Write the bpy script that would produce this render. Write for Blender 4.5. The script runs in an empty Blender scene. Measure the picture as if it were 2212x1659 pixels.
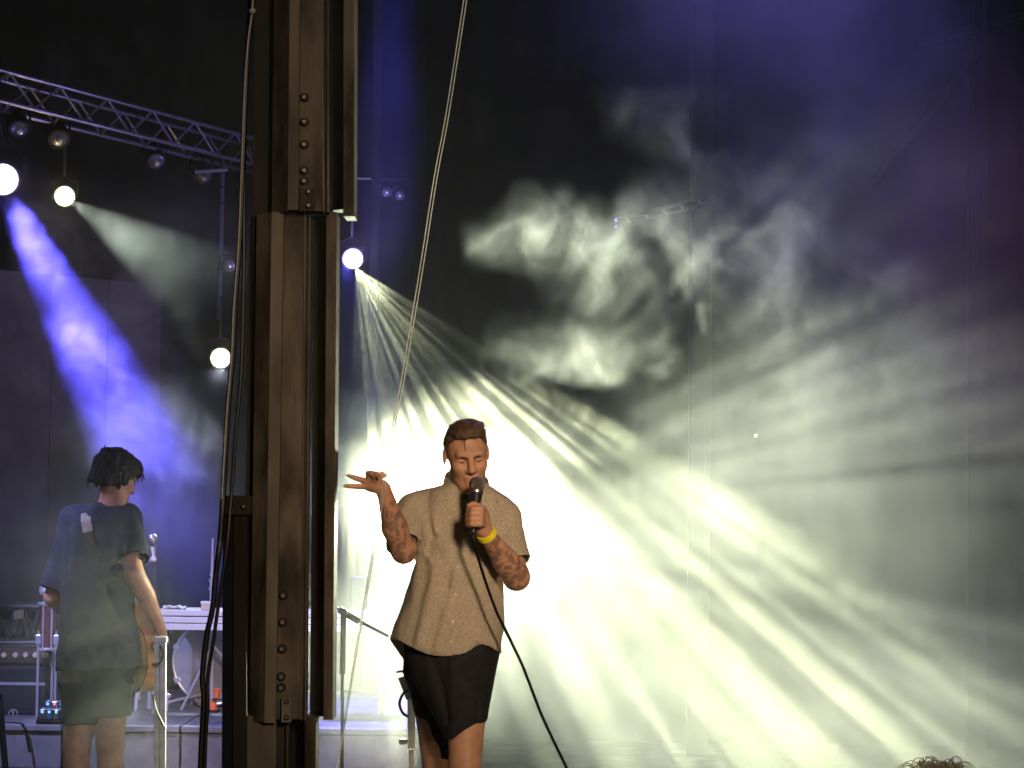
import bpy, bmesh, math, random
import numpy as np
import openvdb
from mathutils import Vector, Matrix

# ---------------------------------------------------------------- camera
SC = bpy.context.scene
COL = SC.collection
PW, PH = 2212.0, 1659.0                      # working picture size used to read positions off the photograph
HFOV = math.radians(22.3)
FPX = PW / 2 / math.tan(HFOV / 2)
CAM = Vector((0.0, 0.0, 2.4))
PITCH, ROLL = math.radians(3.0), math.radians(0.7)
_r = Vector((1, 0, 0)); _f = Vector((0, math.cos(PITCH), math.sin(PITCH))); _u = Vector((0, -math.sin(PITCH), math.cos(PITCH)))
CR = _r * math.cos(ROLL) + _u * math.sin(ROLL)
CU = _u * math.cos(ROLL) - _r * math.sin(ROLL)
CF = _f


def P(px, py, Y):
    """World point at distance Y (metres away from the audience) seen at (px, py)."""
    d = CF * FPX + CR * (px - PW / 2) + CU * (PH / 2 - py)
    return CAM + d * (Y / d.y)


def MPP(Y):
    return Y / FPX


cam_data = bpy.data.cameras.new('camera')
cam_data.sensor_width = 36.0
cam_data.lens = 18.0 / math.tan(HFOV / 2)
cam_data.clip_start = 0.1
cam_data.clip_end = 500.0
cam = bpy.data.objects.new('camera', cam_data)
m = Matrix((CR, CU, -CF)).transposed().to_4x4()
m.translation = CAM
cam.matrix_world = m
COL.objects.link(cam)
SC.camera = cam

# ---------------------------------------------------------------- world: night sky
world = bpy.data.worlds.new('World')
SC.world = world
world.use_nodes = True
wn = world.node_tree.nodes
sky = wn.new('ShaderNodeTexSky')
sky.sky_type = 'NISHITA'
sky.sun_disc = False
sky.sun_elevation = math.radians(-8.0)
sky.sun_rotation = math.radians(200.0)
bg = wn['Background']
bg.inputs['Strength'].default_value = 0.01
world.node_tree.links.new(sky.outputs['Color'], bg.inputs['Color'])
world.cycles.sampling_method = 'NONE'

SC.view_settings.view_transform = 'Standard'
SC.view_settings.look = 'None'
SC.view_settings.exposure = 0.0
SC.view_settings.gamma = 1.0
SC.view_settings.use_curve_mapping = False
SC.render.engine = 'CYCLES'
SC.cycles.use_denoising = True
SC.cycles.use_adaptive_sampling = True
SC.cycles.adaptive_threshold = 0.08
SC.cycles.volume_bounces = 0
SC.cycles.max_bounces = 5
SC.cycles.diffuse_bounces = 2
SC.cycles.glossy_bounces = 2
SC.cycles.transmission_bounces = 4
SC.cycles.transparent_max_bounces = 12
SC.cycles.volume_step_rate = 3.0
SC.cycles.volume_max_steps = 400
SC.cycles.sample_clamp_indirect = 4.0
SC.cycles.caustics_reflective = False
SC.cycles.caustics_refractive = False

FLOOR = 0.93          # height of the stage deck


# ---------------------------------------------------------------- lamps
def spot(name, loc, target, power, color, angle, blend=0.2, size=0.03, gobo=None, seed=0.0, streak_dir=None):
    L = bpy.data.lights.new(name, 'SPOT')
    L.energy = power
    L.color = color
    L.spot_size = math.radians(angle)
    L.spot_blend = blend
    L.shadow_soft_size = size
    o = bpy.data.objects.new(name, L)
    o.location = loc
    d = (Vector(target) - Vector(loc)).normalized()
    o.rotation_euler = d.to_track_quat('-Z', 'Y').to_euler()
    if streak_dir is not None:
        # made-up streak pattern, turned so its rays fan out as the camera sees them
        X = d.cross(Vector(streak_dir)).normalized()
        o.rotation_euler = Matrix((X, (-d).cross(X), -d)).transposed().to_euler()
    COL.objects.link(o)
    if gobo:
        # ring of small lenses in the fixture: brightness fans out round its axis
        scale, lo, hi, low = gobo
        L.use_nodes = True
        nt = L.node_tree
        n = nt.nodes
        em = n['Emission']
        tc = n.new('ShaderNodeTexCoord')
        sep = n.new('ShaderNodeSeparateXYZ')
        nt.links.new(tc.outputs['Normal'], sep.inputs[0])
        cb = n.new('ShaderNodeCombineXYZ')
        nt.links.new(sep.outputs['X'], cb.inputs[0]); nt.links.new(sep.outputs['Y'], cb.inputs[1])
        nm = n.new('ShaderNodeVectorMath'); nm.operation = 'NORMALIZE'
        nt.links.new(cb.outputs[0], nm.inputs[0])
        sh = n.new('ShaderNodeVectorMath'); sh.operation = 'SCALE'; sh.inputs['Scale'].default_value = 0.55
        nt.links.new(cb.outputs[0], sh.inputs[0])
        ad = n.new('ShaderNodeVectorMath'); ad.operation = 'ADD'
        nt.links.new(nm.outputs[0], ad.inputs[0]); nt.links.new(sh.outputs[0], ad.inputs[1])
        if streak_dir is not None:
            kv = (Matrix((X, (-d).cross(X), -d)) @ Vector(streak_dir).cross(X)).normalized()
            dt = n.new('ShaderNodeVectorMath'); dt.operation = 'DOT_PRODUCT'; dt.inputs[1].default_value = kv
            nt.links.new(tc.outputs['Normal'], dt.inputs[0])
            q = n.new('ShaderNodeMath'); q.operation = 'DIVIDE'
            nt.links.new(sep.outputs['X'], q.inputs[0]); nt.links.new(dt.outputs['Value'], q.inputs[1])
            cx = n.new('ShaderNodeCombineXYZ'); nt.links.new(q.outputs[0], cx.inputs[0])
            ad = cx
        ad2 = n.new('ShaderNodeVectorMath'); ad2.operation = 'ADD'; ad2.inputs[1].default_value = (seed, seed * .37, seed * .71)
        nt.links.new(ad.outputs[0], ad2.inputs[0])
        nz = n.new('ShaderNodeTexNoise')
        nz.inputs['Scale'].default_value = scale
        nz.inputs['Detail'].default_value = 2.5
        nt.links.new(ad2.outputs[0], nz.inputs['Vector'])
        mr = n.new('ShaderNodeMapRange')
        mr.interpolation_type = 'SMOOTHSTEP'
        mr.inputs['From Min'].default_value = lo
        mr.inputs['From Max'].default_value = hi
        mr.inputs['To Min'].default_value = low
        mr.inputs['To Max'].default_value = 1.0
        nt.links.new(nz.outputs['Fac'], mr.inputs['Value'])
        nt.links.new(mr.outputs[0], em.inputs['Strength'])
    return o


LED = (0.95, 1.0, 0.60)
LED_COOL = (0.86, 1.0, 0.84)
VIOLET = (0.105, 0.085, 1.0)
LAMP_A = P(6, 388, 14.1)
LAMP_B = P(140, 424, 14.7)
LAMP_C = P(477, 774, 15.8)
LAMP_D = P(763, 560, 15.3)
LAMP_E = P(988, 1112, 12.5)
spot('lamp_light_violet', LAMP_A + Vector((0.03, -0.06, -0.09)), P(425, 1190, 13.2), 5200, VIOLET, 15.5, 0.5, 0.08)
spot('lamp_light_back_left', LAMP_B + Vector((0.04, -0.08, -0.03)), P(610, 735, 13.5), 560, LED_COOL, 25, 0.25, 0.015, (12, .40, .60, .2), 2.0)
spot('lamp_light_low', LAMP_C + Vector((0.02, -0.1, -0.05)), P(330, 1400, 12.8), 230, (0.72, 0.78, 1.0), 50, 0.6, 0.03, (9, .38, .62, .3), 5.0)
_dc = (CAM - LAMP_D).normalized()
_dt = LAMP_D + _dc * 5.2 + Vector((1.55, 0, -2.75))
spot('lamp_light_centre', LAMP_D + Vector((0.02, -0.08, -0.06)), _dt, 7000, LED, 31, 0.18, 0.006, (27, .38, .63, .20), 9.0, _dc)
spot('lamp_light_centre_violet', LAMP_D + Vector((-0.05, -0.05, -0.02)), P(815, 900, 14.6), 1800, VIOLET, 44, 0.8, 0.02)
spot('lamp_light_behind_singer', LAMP_E + Vector((0, -0.05, 0)), CAM, 5600, (0.93, 1.0, 0.70), 152, 0.6, 0.02, (13.0, .36, .64, .50), 4.0)
spot('lamp_light_top_violet', P(1700, -520, 13.8), P(1640, 500, 12.6), 520, (0.26, 0.22, 1.0), 80, 1.0, 0.1)
spot('lamp_light_rear_violet', P(835, -620, 15.2), P(838, 900, 15.0), 4200, VIOLET, 11, 0.5, 0.1)
spot('lamp_light_red', P(2700, 470, 13.0), P(2150, 560, 12.3), 26, (1.0, 0.16, 0.14), 90, 1.0, 0.1)
spot('lamp_light_left_violet', P(-330, 560, 11.4), P(300, 1480, 13.2), 420, (0.42, 0.42, 1.0), 56, 0.8, 0.1)
spot('riser_fill_violet', P(612, 1020, 10.2), P(400, 1400, 14.2), 50, (0.36, 0.36, 1.0), 70, 0.8, 0.1)  # added violet fill, hidden behind the post, to light the bass drum
spot('front_wash', Vector((3.0, -3.0, 4.8)), Vector((-0.6, 9.0, 2.2)), 1050, (1.0, 0.75, 0.53), 36, 0.6, 0.5)
spot('front_spot', Vector((3.0, -4.0, 6.2)), Vector((0.0, 9.0, 2.34)), 7200, (1.0, 0.68, 0.43), 9.0, 1.0, 0.8)
for nm_, pos_, col_, pw_ in (('lamp_halo_violet', LAMP_A, (0.3, 0.26, 1.0), 2), ('lamp_halo_left', LAMP_B, (1.0, 0.8, 0.35), 2), ('lamp_halo_low', LAMP_C, (1.0, 0.8, 0.35), 2), ('lamp_halo_centre', LAMP_D, (0.35, 0.27, 1.0), 36)):  # point lights added to imitate the halo round each lamp
    L = bpy.data.lights.new(nm_, 'POINT'); L.energy = pw_; L.color = col_; L.shadow_soft_size = 0.02
    o = bpy.data.objects.new(nm_, L); o.location = pos_ + (CAM - pos_).normalized() * 0.09; COL.objects.link(o)


# ---------------------------------------------------------------- tagging and mesh helpers
def tag(o, label=None, cat=None, group=None, kind=None):
    if label: o['label'] = label
    if cat: o['category'] = cat
    if group: o['group'] = group
    if kind: o['kind'] = kind
    return o


def empty(name, loc, label, cat, group=None):
    o = bpy.data.objects.new(name, None)
    o.location = loc
    o.empty_display_size = 0.1
    COL.objects.link(o)
    return tag(o, label, cat, group)


def link(name, me, mat, parent=None, smooth=False):
    o = bpy.data.objects.new(name, me)
    COL.objects.link(o)
    if mat is not None and not me.materials:
        me.materials.append(mat)
    if smooth:
        me.polygons.foreach_set('use_smooth', [True] * len(me.polygons))
    if parent is not None:
        o.parent = parent
        o.matrix_parent_inverse = world_of(parent).inverted()
    return o


def world_of(o):
    mm = o.matrix_basis.copy()
    if o.parent is not None:
        mm = world_of(o.parent) @ o.matrix_parent_inverse @ mm
    return mm


class MB:
    """Collects simple solids in world space; build() links them as one mesh object."""

    def __init__(self):
        self.v, self.f = [], []

    def add(self, vs, fs):
        b = len(self.v)
        self.v += [tuple(p) for p in vs]
        self.f += [tuple(i + b for i in q) for q in fs]
        return self

    def frame(self, c, X, Y, Z):
        """Box from corner c along three edge vectors."""
        c, X, Y, Z = Vector(c), Vector(X), Vector(Y), Vector(Z)
        vs = [c, c + X, c + X + Y, c + Y, c + Z, c + X + Z, c + X + Y + Z, c + Y + Z]
        fs = [(0, 3, 2, 1), (4, 5, 6, 7), (0, 1, 5, 4), (1, 2, 6, 5), (2, 3, 7, 6), (3, 0, 4, 7)]
        if X.cross(Y).dot(Z) < 0:
            fs = [q[::-1] for q in fs]
        return self.add(vs, fs)

    def box(self, lo, hi):
        lo, hi = Vector(lo), Vector(hi)
        return self.frame(lo, (hi.x - lo.x, 0, 0), (0, hi.y - lo.y, 0), (0, 0, hi.z - lo.z))

    def tube(self, pts, r, n=8, caps=True):
        pts = [Vector(p) for p in pts]
        rs = r if isinstance(r, (list, tuple)) else [r] * len(pts)
        vs, fs = [], []
        ref = None
        for i, p in enumerate(pts):
            t = (pts[min(i + 1, len(pts) - 1)] - pts[max(i - 1, 0)]).normalized()
            if ref is None:
                ref = Vector((0, 0, 1)) if abs(t.z) < 0.9 else Vector((1, 0, 0))
            a = (ref - t * ref.dot(t)).normalized()
            ref = a
            b = t.cross(a)
            for k in range(n):
                w = 2 * math.pi * k / n
                vs.append(p + (a * math.cos(w) + b * math.sin(w)) * rs[i])
        for i in range(len(pts) - 1):
            for k in range(n):
                k2 = (k + 1) % n
                fs.append((i * n + k, i * n + k2, (i + 1) * n + k2, (i + 1) * n + k))
        if caps:
            fs.append(tuple(range(n))[::-1])
            fs.append(tuple((len(pts) - 1) * n + k for k in range(n)))
        return self.add(vs, fs)

    def lathe(self, base, axis, prof, n=20):
        """Rings of (height along axis, radius)."""
        base, t = Vector(base), Vector(axis).normalized()
        ref = Vector((0, 0, 1)) if abs(t.z) < 0.9 else Vector((1, 0, 0))
        a = (ref - t * ref.dot(t)).normalized(); b = t.cross(a)
        vs, fs = [], []
        for h, r in prof:
            for k in range(n):
                w = 2 * math.pi * k / n
                vs.append(base + t * h + (a * math.cos(w) + b * math.sin(w)) * max(r, 1e-5))
        for i in range(len(prof) - 1):
            for k in range(n):
                k2 = (k + 1) % n
                fs.append((i * n + k, i * n + k2, (i + 1) * n + k2, (i + 1) * n + k))
        fs.append(tuple(range(n))[::-1])
        fs.append(tuple((len(prof) - 1) * n + k for k in range(n)))
        return self.add(vs, fs)

    def torus(self, c, axis, R, r, n=40, k=8, a0=0.0, a1=2 * math.pi):
        c, t = Vector(c), Vector(axis).normalized()
        ref = Vector((0, 0, 1)) if abs(t.z) < 0.9 else Vector((1, 0, 0))
        a = (ref - t * ref.dot(t)).normalized(); b = t.cross(a)
        full = abs(a1 - a0 - 2 * math.pi) < 1e-6
        vs, fs = [], []
        m_ = n if full else n + 1
        for i in range(m_):
            w = a0 + (a1 - a0) * i / n
            d = a * math.cos(w) + b * math.sin(w)
            for j in range(k):
                q = 2 * math.pi * j / k
                vs.append(c + d * (R + r * math.cos(q)) + t * (r * math.sin(q)))
        for i in range(n):
            i2 = (i + 1) % m_
            for j in range(k):
                j2 = (j + 1) % k
                fs.append((i * k + j, i2 * k + j, i2 * k + j2, i * k + j2))
        return self.add(vs, fs)

    def loft(self, rings, caps=True):
        n = len(rings[0])
        vs = [p for r in rings for p in r]
        fs = []
        for i in range(len(rings) - 1):
            for k in range(n):
                k2 = (k + 1) % n
                fs.append((i * n + k, i * n + k2, (i + 1) * n + k2, (i + 1) * n + k))
        if caps:
            fs.append(tuple(range(n))[::-1]); fs.append(tuple((len(rings) - 1) * n + k for k in range(n)))
        return self.add(vs, fs)

    def build(self, name, mat, parent=None, smooth=False, bevel=0.0, fix=True):
        me = bpy.data.meshes.new(name)
        me.from_pydata(self.v, [], self.f)
        if fix or bevel:
            bm = bmesh.new(); bm.from_mesh(me)
            bmesh.ops.recalc_face_normals(bm, faces=bm.faces)
            bm.to_mesh(me); bm.free()
        me.update()
        o = link(name, me, mat, parent)
        if smooth:
            me.polygons.foreach_set('use_smooth', [len(p.vertices) <= 4 for p in me.polygons])
            me.set_sharp_from_angle(angle=math.radians(38))
        if bevel:
            md = o.modifiers.new('bevel', 'BEVEL'); md.width = bevel; md.segments = 2; md.limit_method = 'ANGLE'
        return o


def smooth_path(pts, n=6):
    """Catmull-Rom through points."""
    pts = [Vector(p) for p in pts]
    out = []
    for i in range(len(pts) - 1):
        p0, p1, p2, p3 = pts[max(i - 1, 0)], pts[i], pts[i + 1], pts[min(i + 2, len(pts) - 1)]
        for k in range(n):
            t = k / n
            out.append(0.5 * ((2 * p1) + (p2 - p0) * t + (2 * p0 - 5 * p1 + 4 * p2 - p3) * t * t + (3 * p1 - p0 - 3 * p2 + p3) * t ** 3))
    out.append(pts[-1])
    return out


# ---------------------------------------------------------------- materials
MATS = {}


def mat(name, color, rough=0.6, metal=0.0, var=0.0, scale=20.0, bump=0.0, bump_scale=None, emit=None, strength=0.0,
        color2=None, detail=4.0, translucent=0.0, stretch=None, spec=0.5, sss=0.0):
    mt = bpy.data.materials.new(name)
    mt.use_nodes = True
    nt = mt.node_tree; n = nt.nodes; lk = nt.links
    b = n['Principled BSDF']
    b.inputs['Base Color'].default_value = (*color, 1)
    b.inputs['Roughness'].default_value = rough
    b.inputs['Metallic'].default_value = metal
    b.inputs['Specular IOR Level'].default_value = spec
    if sss:
        b.inputs['Subsurface Weight'].default_value = sss
        b.inputs['Subsurface Radius'].default_value = (0.012, 0.005, 0.003)
        b.inputs['Subsurface Scale'].default_value = 1.0
    tc = n.new('ShaderNodeTexCoord')
    vec = tc.outputs['Object']
    if stretch:
        mp = n.new('ShaderNodeMapping'); mp.inputs['Scale'].default_value = stretch
        lk.new(vec, mp.inputs['Vector']); vec = mp.outputs[0]
    if var or color2:
        nz = n.new('ShaderNodeTexNoise'); nz.inputs['Scale'].default_value = scale; nz.inputs['Detail'].default_value = detail
        lk.new(vec, nz.inputs['Vector'])
        mx = n.new('ShaderNodeMix'); mx.data_type = 'RGBA'
        c2 = color2 if color2 else tuple(c * (1 - var) for c in color)
        c1 = color if color2 else tuple(min(1, c * (1 + var)) for c in color)
        mx.inputs['A'].default_value = (*c1, 1); mx.inputs['B'].default_value = (*c2, 1)
        mr = n.new('ShaderNodeMapRange'); mr.inputs['From Min'].default_value = 0.35; mr.inputs['From Max'].default_value = 0.65
        lk.new(nz.outputs['Fac'], mr.inputs['Value']); lk.new(mr.outputs[0], mx.inputs['Factor'])
        lk.new(mx.outputs['Result'], b.inputs['Base Color'])
        mr2 = n.new('ShaderNodeMapRange'); mr2.inputs['To Min'].default_value = max(0.02, rough - 0.12); mr2.inputs['To Max'].default_value = min(1, rough + 0.12)
        lk.new(nz.outputs['Fac'], mr2.inputs['Value']); lk.new(mr2.outputs[0], b.inputs['Roughness'])
    if bump:
        nb = n.new('ShaderNodeTexNoise'); nb.inputs['Scale'].default_value = bump_scale or scale; nb.inputs['Detail'].default_value = 5
        lk.new(vec, nb.inputs['Vector'])
        bp = n.new('ShaderNodeBump'); bp.inputs['Strength'].default_value = bump; bp.inputs['Distance'].default_value = 0.01
        lk.new(nb.outputs['Fac'], bp.inputs['Height']); lk.new(bp.outputs[0], b.inputs['Normal'])
    if emit:
        b.inputs['Emission Color'].default_value = (*emit, 1); b.inputs['Emission Strength'].default_value = strength
    if translucent:
        tr = n.new('ShaderNodeBsdfTranslucent'); tr.inputs['Color'].default_value = (*color, 1)
        ms = n.new('ShaderNodeMixShader'); ms.inputs[0].default_value = translucent
        lk.new(b.outputs[0], ms.inputs[1]); lk.new(tr.outputs[0], ms.inputs[2])
        lk.new(ms.outputs[0], n['Material Output'].inputs['Surface'])
    MATS[name] = mt
    return mt


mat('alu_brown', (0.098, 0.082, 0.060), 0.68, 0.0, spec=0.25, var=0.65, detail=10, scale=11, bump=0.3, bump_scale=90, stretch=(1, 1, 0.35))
mat('alu_dark', (0.035, 0.029, 0.024), 0.7, 0.0, spec=0.2, var=0.3, scale=6, bump=0.1, bump_scale=80, stretch=(1, 1, 0.35))  # darker aluminium for fittings, also paints shade into recessed webs
mat('alu_light', (0.145, 0.125, 0.095), 0.65, 0.0, spec=0.25, var=0.4, detail=9, scale=9, bump=0.1, bump_scale=90, stretch=(1, 1, 0.3))  # paler copy of the aluminium, light on faces and ribs put into colour
mat('black_metal', (0.007, 0.007, 0.008), 0.6, 0.0, spec=0.2, var=0.3, scale=8)
mat('black_rubber', (0.004, 0.004, 0.0045), 0.4, 0.0, spec=0.25, bump=0.05, bump_scale=60)
mat('steel', (0.45, 0.44, 0.42), 0.3, 0.9, var=0.2, scale=40)
mat('chrome', (0.72, 0.72, 0.76), 0.3, 0.55)
mat('truss_metal', (0.34, 0.34, 0.36), 0.35, 0.75, var=0.15, scale=12)
mat('backdrop_black', (0.014, 0.014, 0.017), 0.9, 0.0, var=0.3, scale=3, bump=0.2, bump_scale=4)
mat('screen_grey', (0.13, 0.125, 0.13), 0.8, 0.0, var=0.2, scale=4)
mat('column_grey', (0.036, 0.035, 0.046), 0.6, 0.1, var=0.15, scale=6)


# ---------------------------------------------------------------- air: even haze, and the stage smoke
def volume_mat(name, color, density, aniso, attr=False):
    mt = bpy.data.materials.new(name); mt.use_nodes = True
    nt = mt.node_tree; nt.nodes.clear()
    out = nt.nodes.new('ShaderNodeOutputMaterial')
    pv = nt.nodes.new('ShaderNodeVolumePrincipled')
    pv.inputs['Color'].default_value = (*color, 1)
    pv.inputs['Density'].default_value = density
    pv.inputs['Anisotropy'].default_value = aniso
    pv.inputs['Density Attribute'].default_value = 'density' if attr else ''
    nt.links.new(pv.outputs[0], out.inputs['Volume'])
    return mt


hz = MB().box((-14, -3, -1.0), (14, 24, 9.0)).build('haze', volume_mat('haze_air', (0.82, 0.84, 1.0), 0.0005, 0.45))
tag(hz, kind='stuff')


class Nodes:
    def __init__(self, nt): self.nt = nt
    def new(self, t, **kw):
        nd = self.nt.nodes.new(t)
        for k, v in kw.items(): setattr(nd, k, v)
        return nd
    def put(self, sock, v):
        if isinstance(v, bpy.types.NodeSocket): self.nt.links.new(v, sock)
        else: sock.default_value = v
    def math(self, op, a, b=0.0, c=None, clamp=False):
        nd = self.new('ShaderNodeMath', operation=op, use_clamp=clamp)
        self.put(nd.inputs[0], a); self.put(nd.inputs[1], b)
        if c is not None: self.put(nd.inputs[2], c)
        return nd.outputs[0]
    def vmath(self, op, a, b=None, scale=None, out=0):
        nd = self.new('ShaderNodeVectorMath', operation=op)
        self.put(nd.inputs[0], a)
        if b is not None: self.put(nd.inputs[1], b)
        if scale is not None: self.put(nd.inputs['Scale'], scale)
        return nd.outputs['Value'] if op in ('LENGTH', 'DOT_PRODUCT', 'DISTANCE') else nd.outputs['Vector']
    def noise(self, v, scale, detail, rough=0.55, w=None, col=False, lac=2.0):
        nd = self.new('ShaderNodeTexNoise')
        self.put(nd.inputs['Vector'], v); nd.inputs['Scale'].default_value = scale
        nd.inputs['Detail'].default_value = detail; nd.inputs['Roughness'].default_value = rough
        nd.inputs['Lacunarity'].default_value = lac
        return nd.outputs['Color'] if col else nd.outputs['Fac']
    def ss(self, v, a, b, lo=0.0, hi=1.0):
        nd = self.new('ShaderNodeMapRange', interpolation_type='SMOOTHSTEP')
        self.put(nd.inputs['Value'], v); nd.inputs['From Min'].default_value = a; nd.inputs['From Max'].default_value = b
        nd.inputs['To Min'].default_value = lo; nd.inputs['To Max'].default_value = hi
        return nd.outputs[0]


def make_smoke(name, lo, hi, res, blobs, base, color, aniso, density, offset=(0, 0, 0), wisp=1.0, sharp=(0.36, 0.70), edge=0.86):
    """A cloud of smoke filling a box: soft lobes (centre, radii, amount, raggedness) broken up by turbulence."""
    vol = bpy.data.volumes.new(name)
    ob = bpy.data.objects.new(name, vol); COL.objects.link(ob)
    ng = bpy.data.node_groups.new(name + '_density', 'GeometryNodeTree')
    ng.interface.new_socket('Geometry', in_out='INPUT', socket_type='NodeSocketGeometry')
    ng.interface.new_socket('Geometry', in_out='OUTPUT', socket_type='NodeSocketGeometry')
    N = Nodes(ng)
    go = N.new('NodeGroupOutput')
    pos = N.new('GeometryNodeInputPosition').outputs[0]
    pos_o = N.vmath('ADD', pos, offset)
    # billows: warp space at two scales, then fractal noise and thin ridges
    w1 = N.vmath('SUBTRACT', N.noise(pos_o, 1.1, 2.0, col=True), (0.5, 0.5, 0.5))
    p1 = N.vmath('ADD', pos_o, N.vmath('SCALE', w1, scale=0.9))
    w2 = N.vmath('SUBTRACT', N.noise(p1, 3.6, 3.0, col=True), (0.5, 0.5, 0.5))
    p2 = N.vmath('ADD', p1, N.vmath('SCALE', w2, scale=0.42))
    w3 = N.vmath('SUBTRACT', N.noise(p2, 9.0, 2.0, col=True), (0.5, 0.5, 0.5))
    p2 = N.vmath('ADD', p2, N.vmath('SCALE', w3, scale=0.13))
    n1 = N.noise(p2, 2.4, 7.0, 0.66)
    nr = N.noise(p2, 5.0, 3.0, 0.6)
    ridge = N.math('SUBTRACT', 1.0, N.math('MULTIPLY', N.math('ABSOLUTE', N.math('SUBTRACT', nr, 0.5)), 7.0), clamp=True)
    ridge = N.math('POWER', ridge, 2.0)
    body = N.ss(n1, *sharp)
    tex = N.math('ADD', N.math('MULTIPLY', body, 1.0), N.math('MULTIPLY', N.math('MULTIPLY', ridge, body), 1.1 * wisp))
    # edges of the lobes follow the same turbulence
    pw = N.vmath('ADD', pos, N.vmath('SCALE', w1, scale=0.55))
    pw = N.vmath('ADD', pw, N.vmath('SCALE', w2, scale=0.34))
    pw = N.vmath('ADD', pw, N.vmath('SCALE', w3, scale=0.10))
    tot = None
    for c, r, amt, rag in blobs:
        q = N.vmath('DIVIDE', N.vmath('SUBTRACT', pw, tuple(c)), tuple(r))
        d = N.vmath('LENGTH', q)
        s = N.ss(d, 1.0, 0.25, 0.0, amt)
        t = N.math('MULTIPLY', s, N.math('ADD', N.math('MULTIPLY', tex, rag), 1.0 - rag))
        tot = t if tot is None else N.math('ADD', tot, t)
    bt = N.math('MULTIPLY', N.math('ADD', N.math('MULTIPLY', tex, 0.75), 0.25), base)
    tot = bt if tot is None else N.math('ADD', tot, bt)
    # fade out at the faces of the box
    c = tuple((a + b) / 2 for a, b in zip(lo, hi)); h = tuple((b - a) / 2 for a, b in zip(lo, hi))
    e = N.vmath('ABSOLUTE', N.vmath('DIVIDE', N.vmath('SUBTRACT', pos, c), h))
    se = N.new('ShaderNodeSeparateXYZ'); N.put(se.inputs[0], e)
    for k in range(3):
        tot = N.math('MULTIPLY', tot, N.ss(se.outputs[k], 1.0, edge))
    vc = N.new('GeometryNodeVolumeCube')
    N.put(vc.inputs['Density'], tot)
    vc.inputs['Background'].default_value = 0.0
    vc.inputs['Min'].default_value = lo; vc.inputs['Max'].default_value = hi
    for k, ax in enumerate('XYZ'):
        vc.inputs['Resolution ' + ax].default_value = max(2, int((hi[k] - lo[k]) / res))
    mt = volume_mat(name + '_air', color, density, aniso, True)
    sm = N.new('GeometryNodeSetMaterial'); sm.inputs['Material'].default_value = mt
    N.put(sm.inputs['Geometry'], vc.outputs[0]); N.put(go.inputs[0], sm.outputs[0])
    vol.materials.append(mt)
    md = ob.modifiers.new('density', 'NODES'); md.node_group = ng
    tag(ob, kind='stuff')
    return ob


def lobe(px, py, Y, rx, ry, rd, amt, rag=1.0):
    k = MPP(Y)
    return (P(px, py, Y), (rx * k, rd, ry * k), amt, rag)


smoke_lobes = [
    # thick bank round and behind the singer
    lobe(940, 1090, 12.8, 400, 280, 0.9, 1.5, 0.40),
    lobe(1300, 1330, 12.0, 620, 430, 1.6, 0.24, 0.6),
    lobe(800, 1450, 12.2, 330, 280, 0.9, 0.55, 0.6),
    lobe(1950, 1600, 11.6, 850, 540, 1.8, 0.68, 0.4),
    lobe(800, 1080, 12.7, 190, 230, 0.7, 1.0, 0.3),
    lobe(1980, 1000, 11.5, 740, 480, 1.2, 0.85, 0.55),
    lobe(2150, 1600, 11.2, 660, 380, 1.3, 0.85, 0.4),
    lobe(1950, 450, 12.0, 620, 500, 1.2, 0.40, 0.6),
    lobe(1560, 580, 12.0, 520, 300, 0.8, 0.10, 0.8),
    lobe(1700, 0, 12.6, 760, 330, 1.0, 0.34, 0.6),
    # blue air between the post and the rope
    lobe(835, 250, 15.0, 110, 480, 0.6, 0.16, 0.35),
    lobe(840, 720, 14.4, 170, 240, 0.8, 0.010, 0.7),
    # left side, in the beams
    lobe(420, 1120, 13.2, 260, 260, 0.9, 0.25, 0.75),
    lobe(330, 540, 14.2, 260, 190, 0.9, 0.45, 0.8),
    lobe(180, 1180, 13.3, 420, 300, 0.6, 0.28, 0.7),
    lobe(200, 1300, 12.8, 420, 330, 0.8, 0.12, 0.5),
    # smoke added round the glowing lamps so that halos show
    lobe(8, 388, 14.0, 110, 110, 0.25, 0.10, 0.2), lobe(45, 480, 13.95, 90, 120, 0.3, 0.30, 0.6), lobe(140, 424, 14.6, 100, 100, 0.25, 0.20, 0.2),
    lobe(477, 774, 15.7, 100, 100, 0.25, 0.10, 0.2), lobe(763, 545, 15.2, 110, 90, 0.3, 0.03, 0.2),
    # wisps in front of the singer's legs and the guitarist
    lobe(770, 1480, 10.8, 190, 260, 0.45, 0.14, 0.5),
    lobe(230, 1580, 11.3, 240, 150, 0.4, 0.28, 0.6),
    lobe(200, 1350, 11.3, 280, 320, 0.4, 0.24, 0.5),
]
SMOKE_COL = (0.95, 0.97, 0.95)
make_smoke('smoke', (-4.0, 8.6, 0.95), (4.0, 16.6, 6.0), 0.075, smoke_lobes, 0.0010, SMOKE_COL, 0.35, 0.35)


def fine_smoke(px0, py0, px1, py1, Y, depth, res, blobs, **kw):
    """A closer-grained cloud in its own box between two sight lines."""
    a, b = P(px0, py1, Y), P(px1, py0, Y)
    return make_smoke('smoke', (a.x, Y - depth, a.z), (b.x, Y + depth, b.z), res, blobs, 0.0, SMOKE_COL, 0.35, 0.35, **kw)


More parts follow.
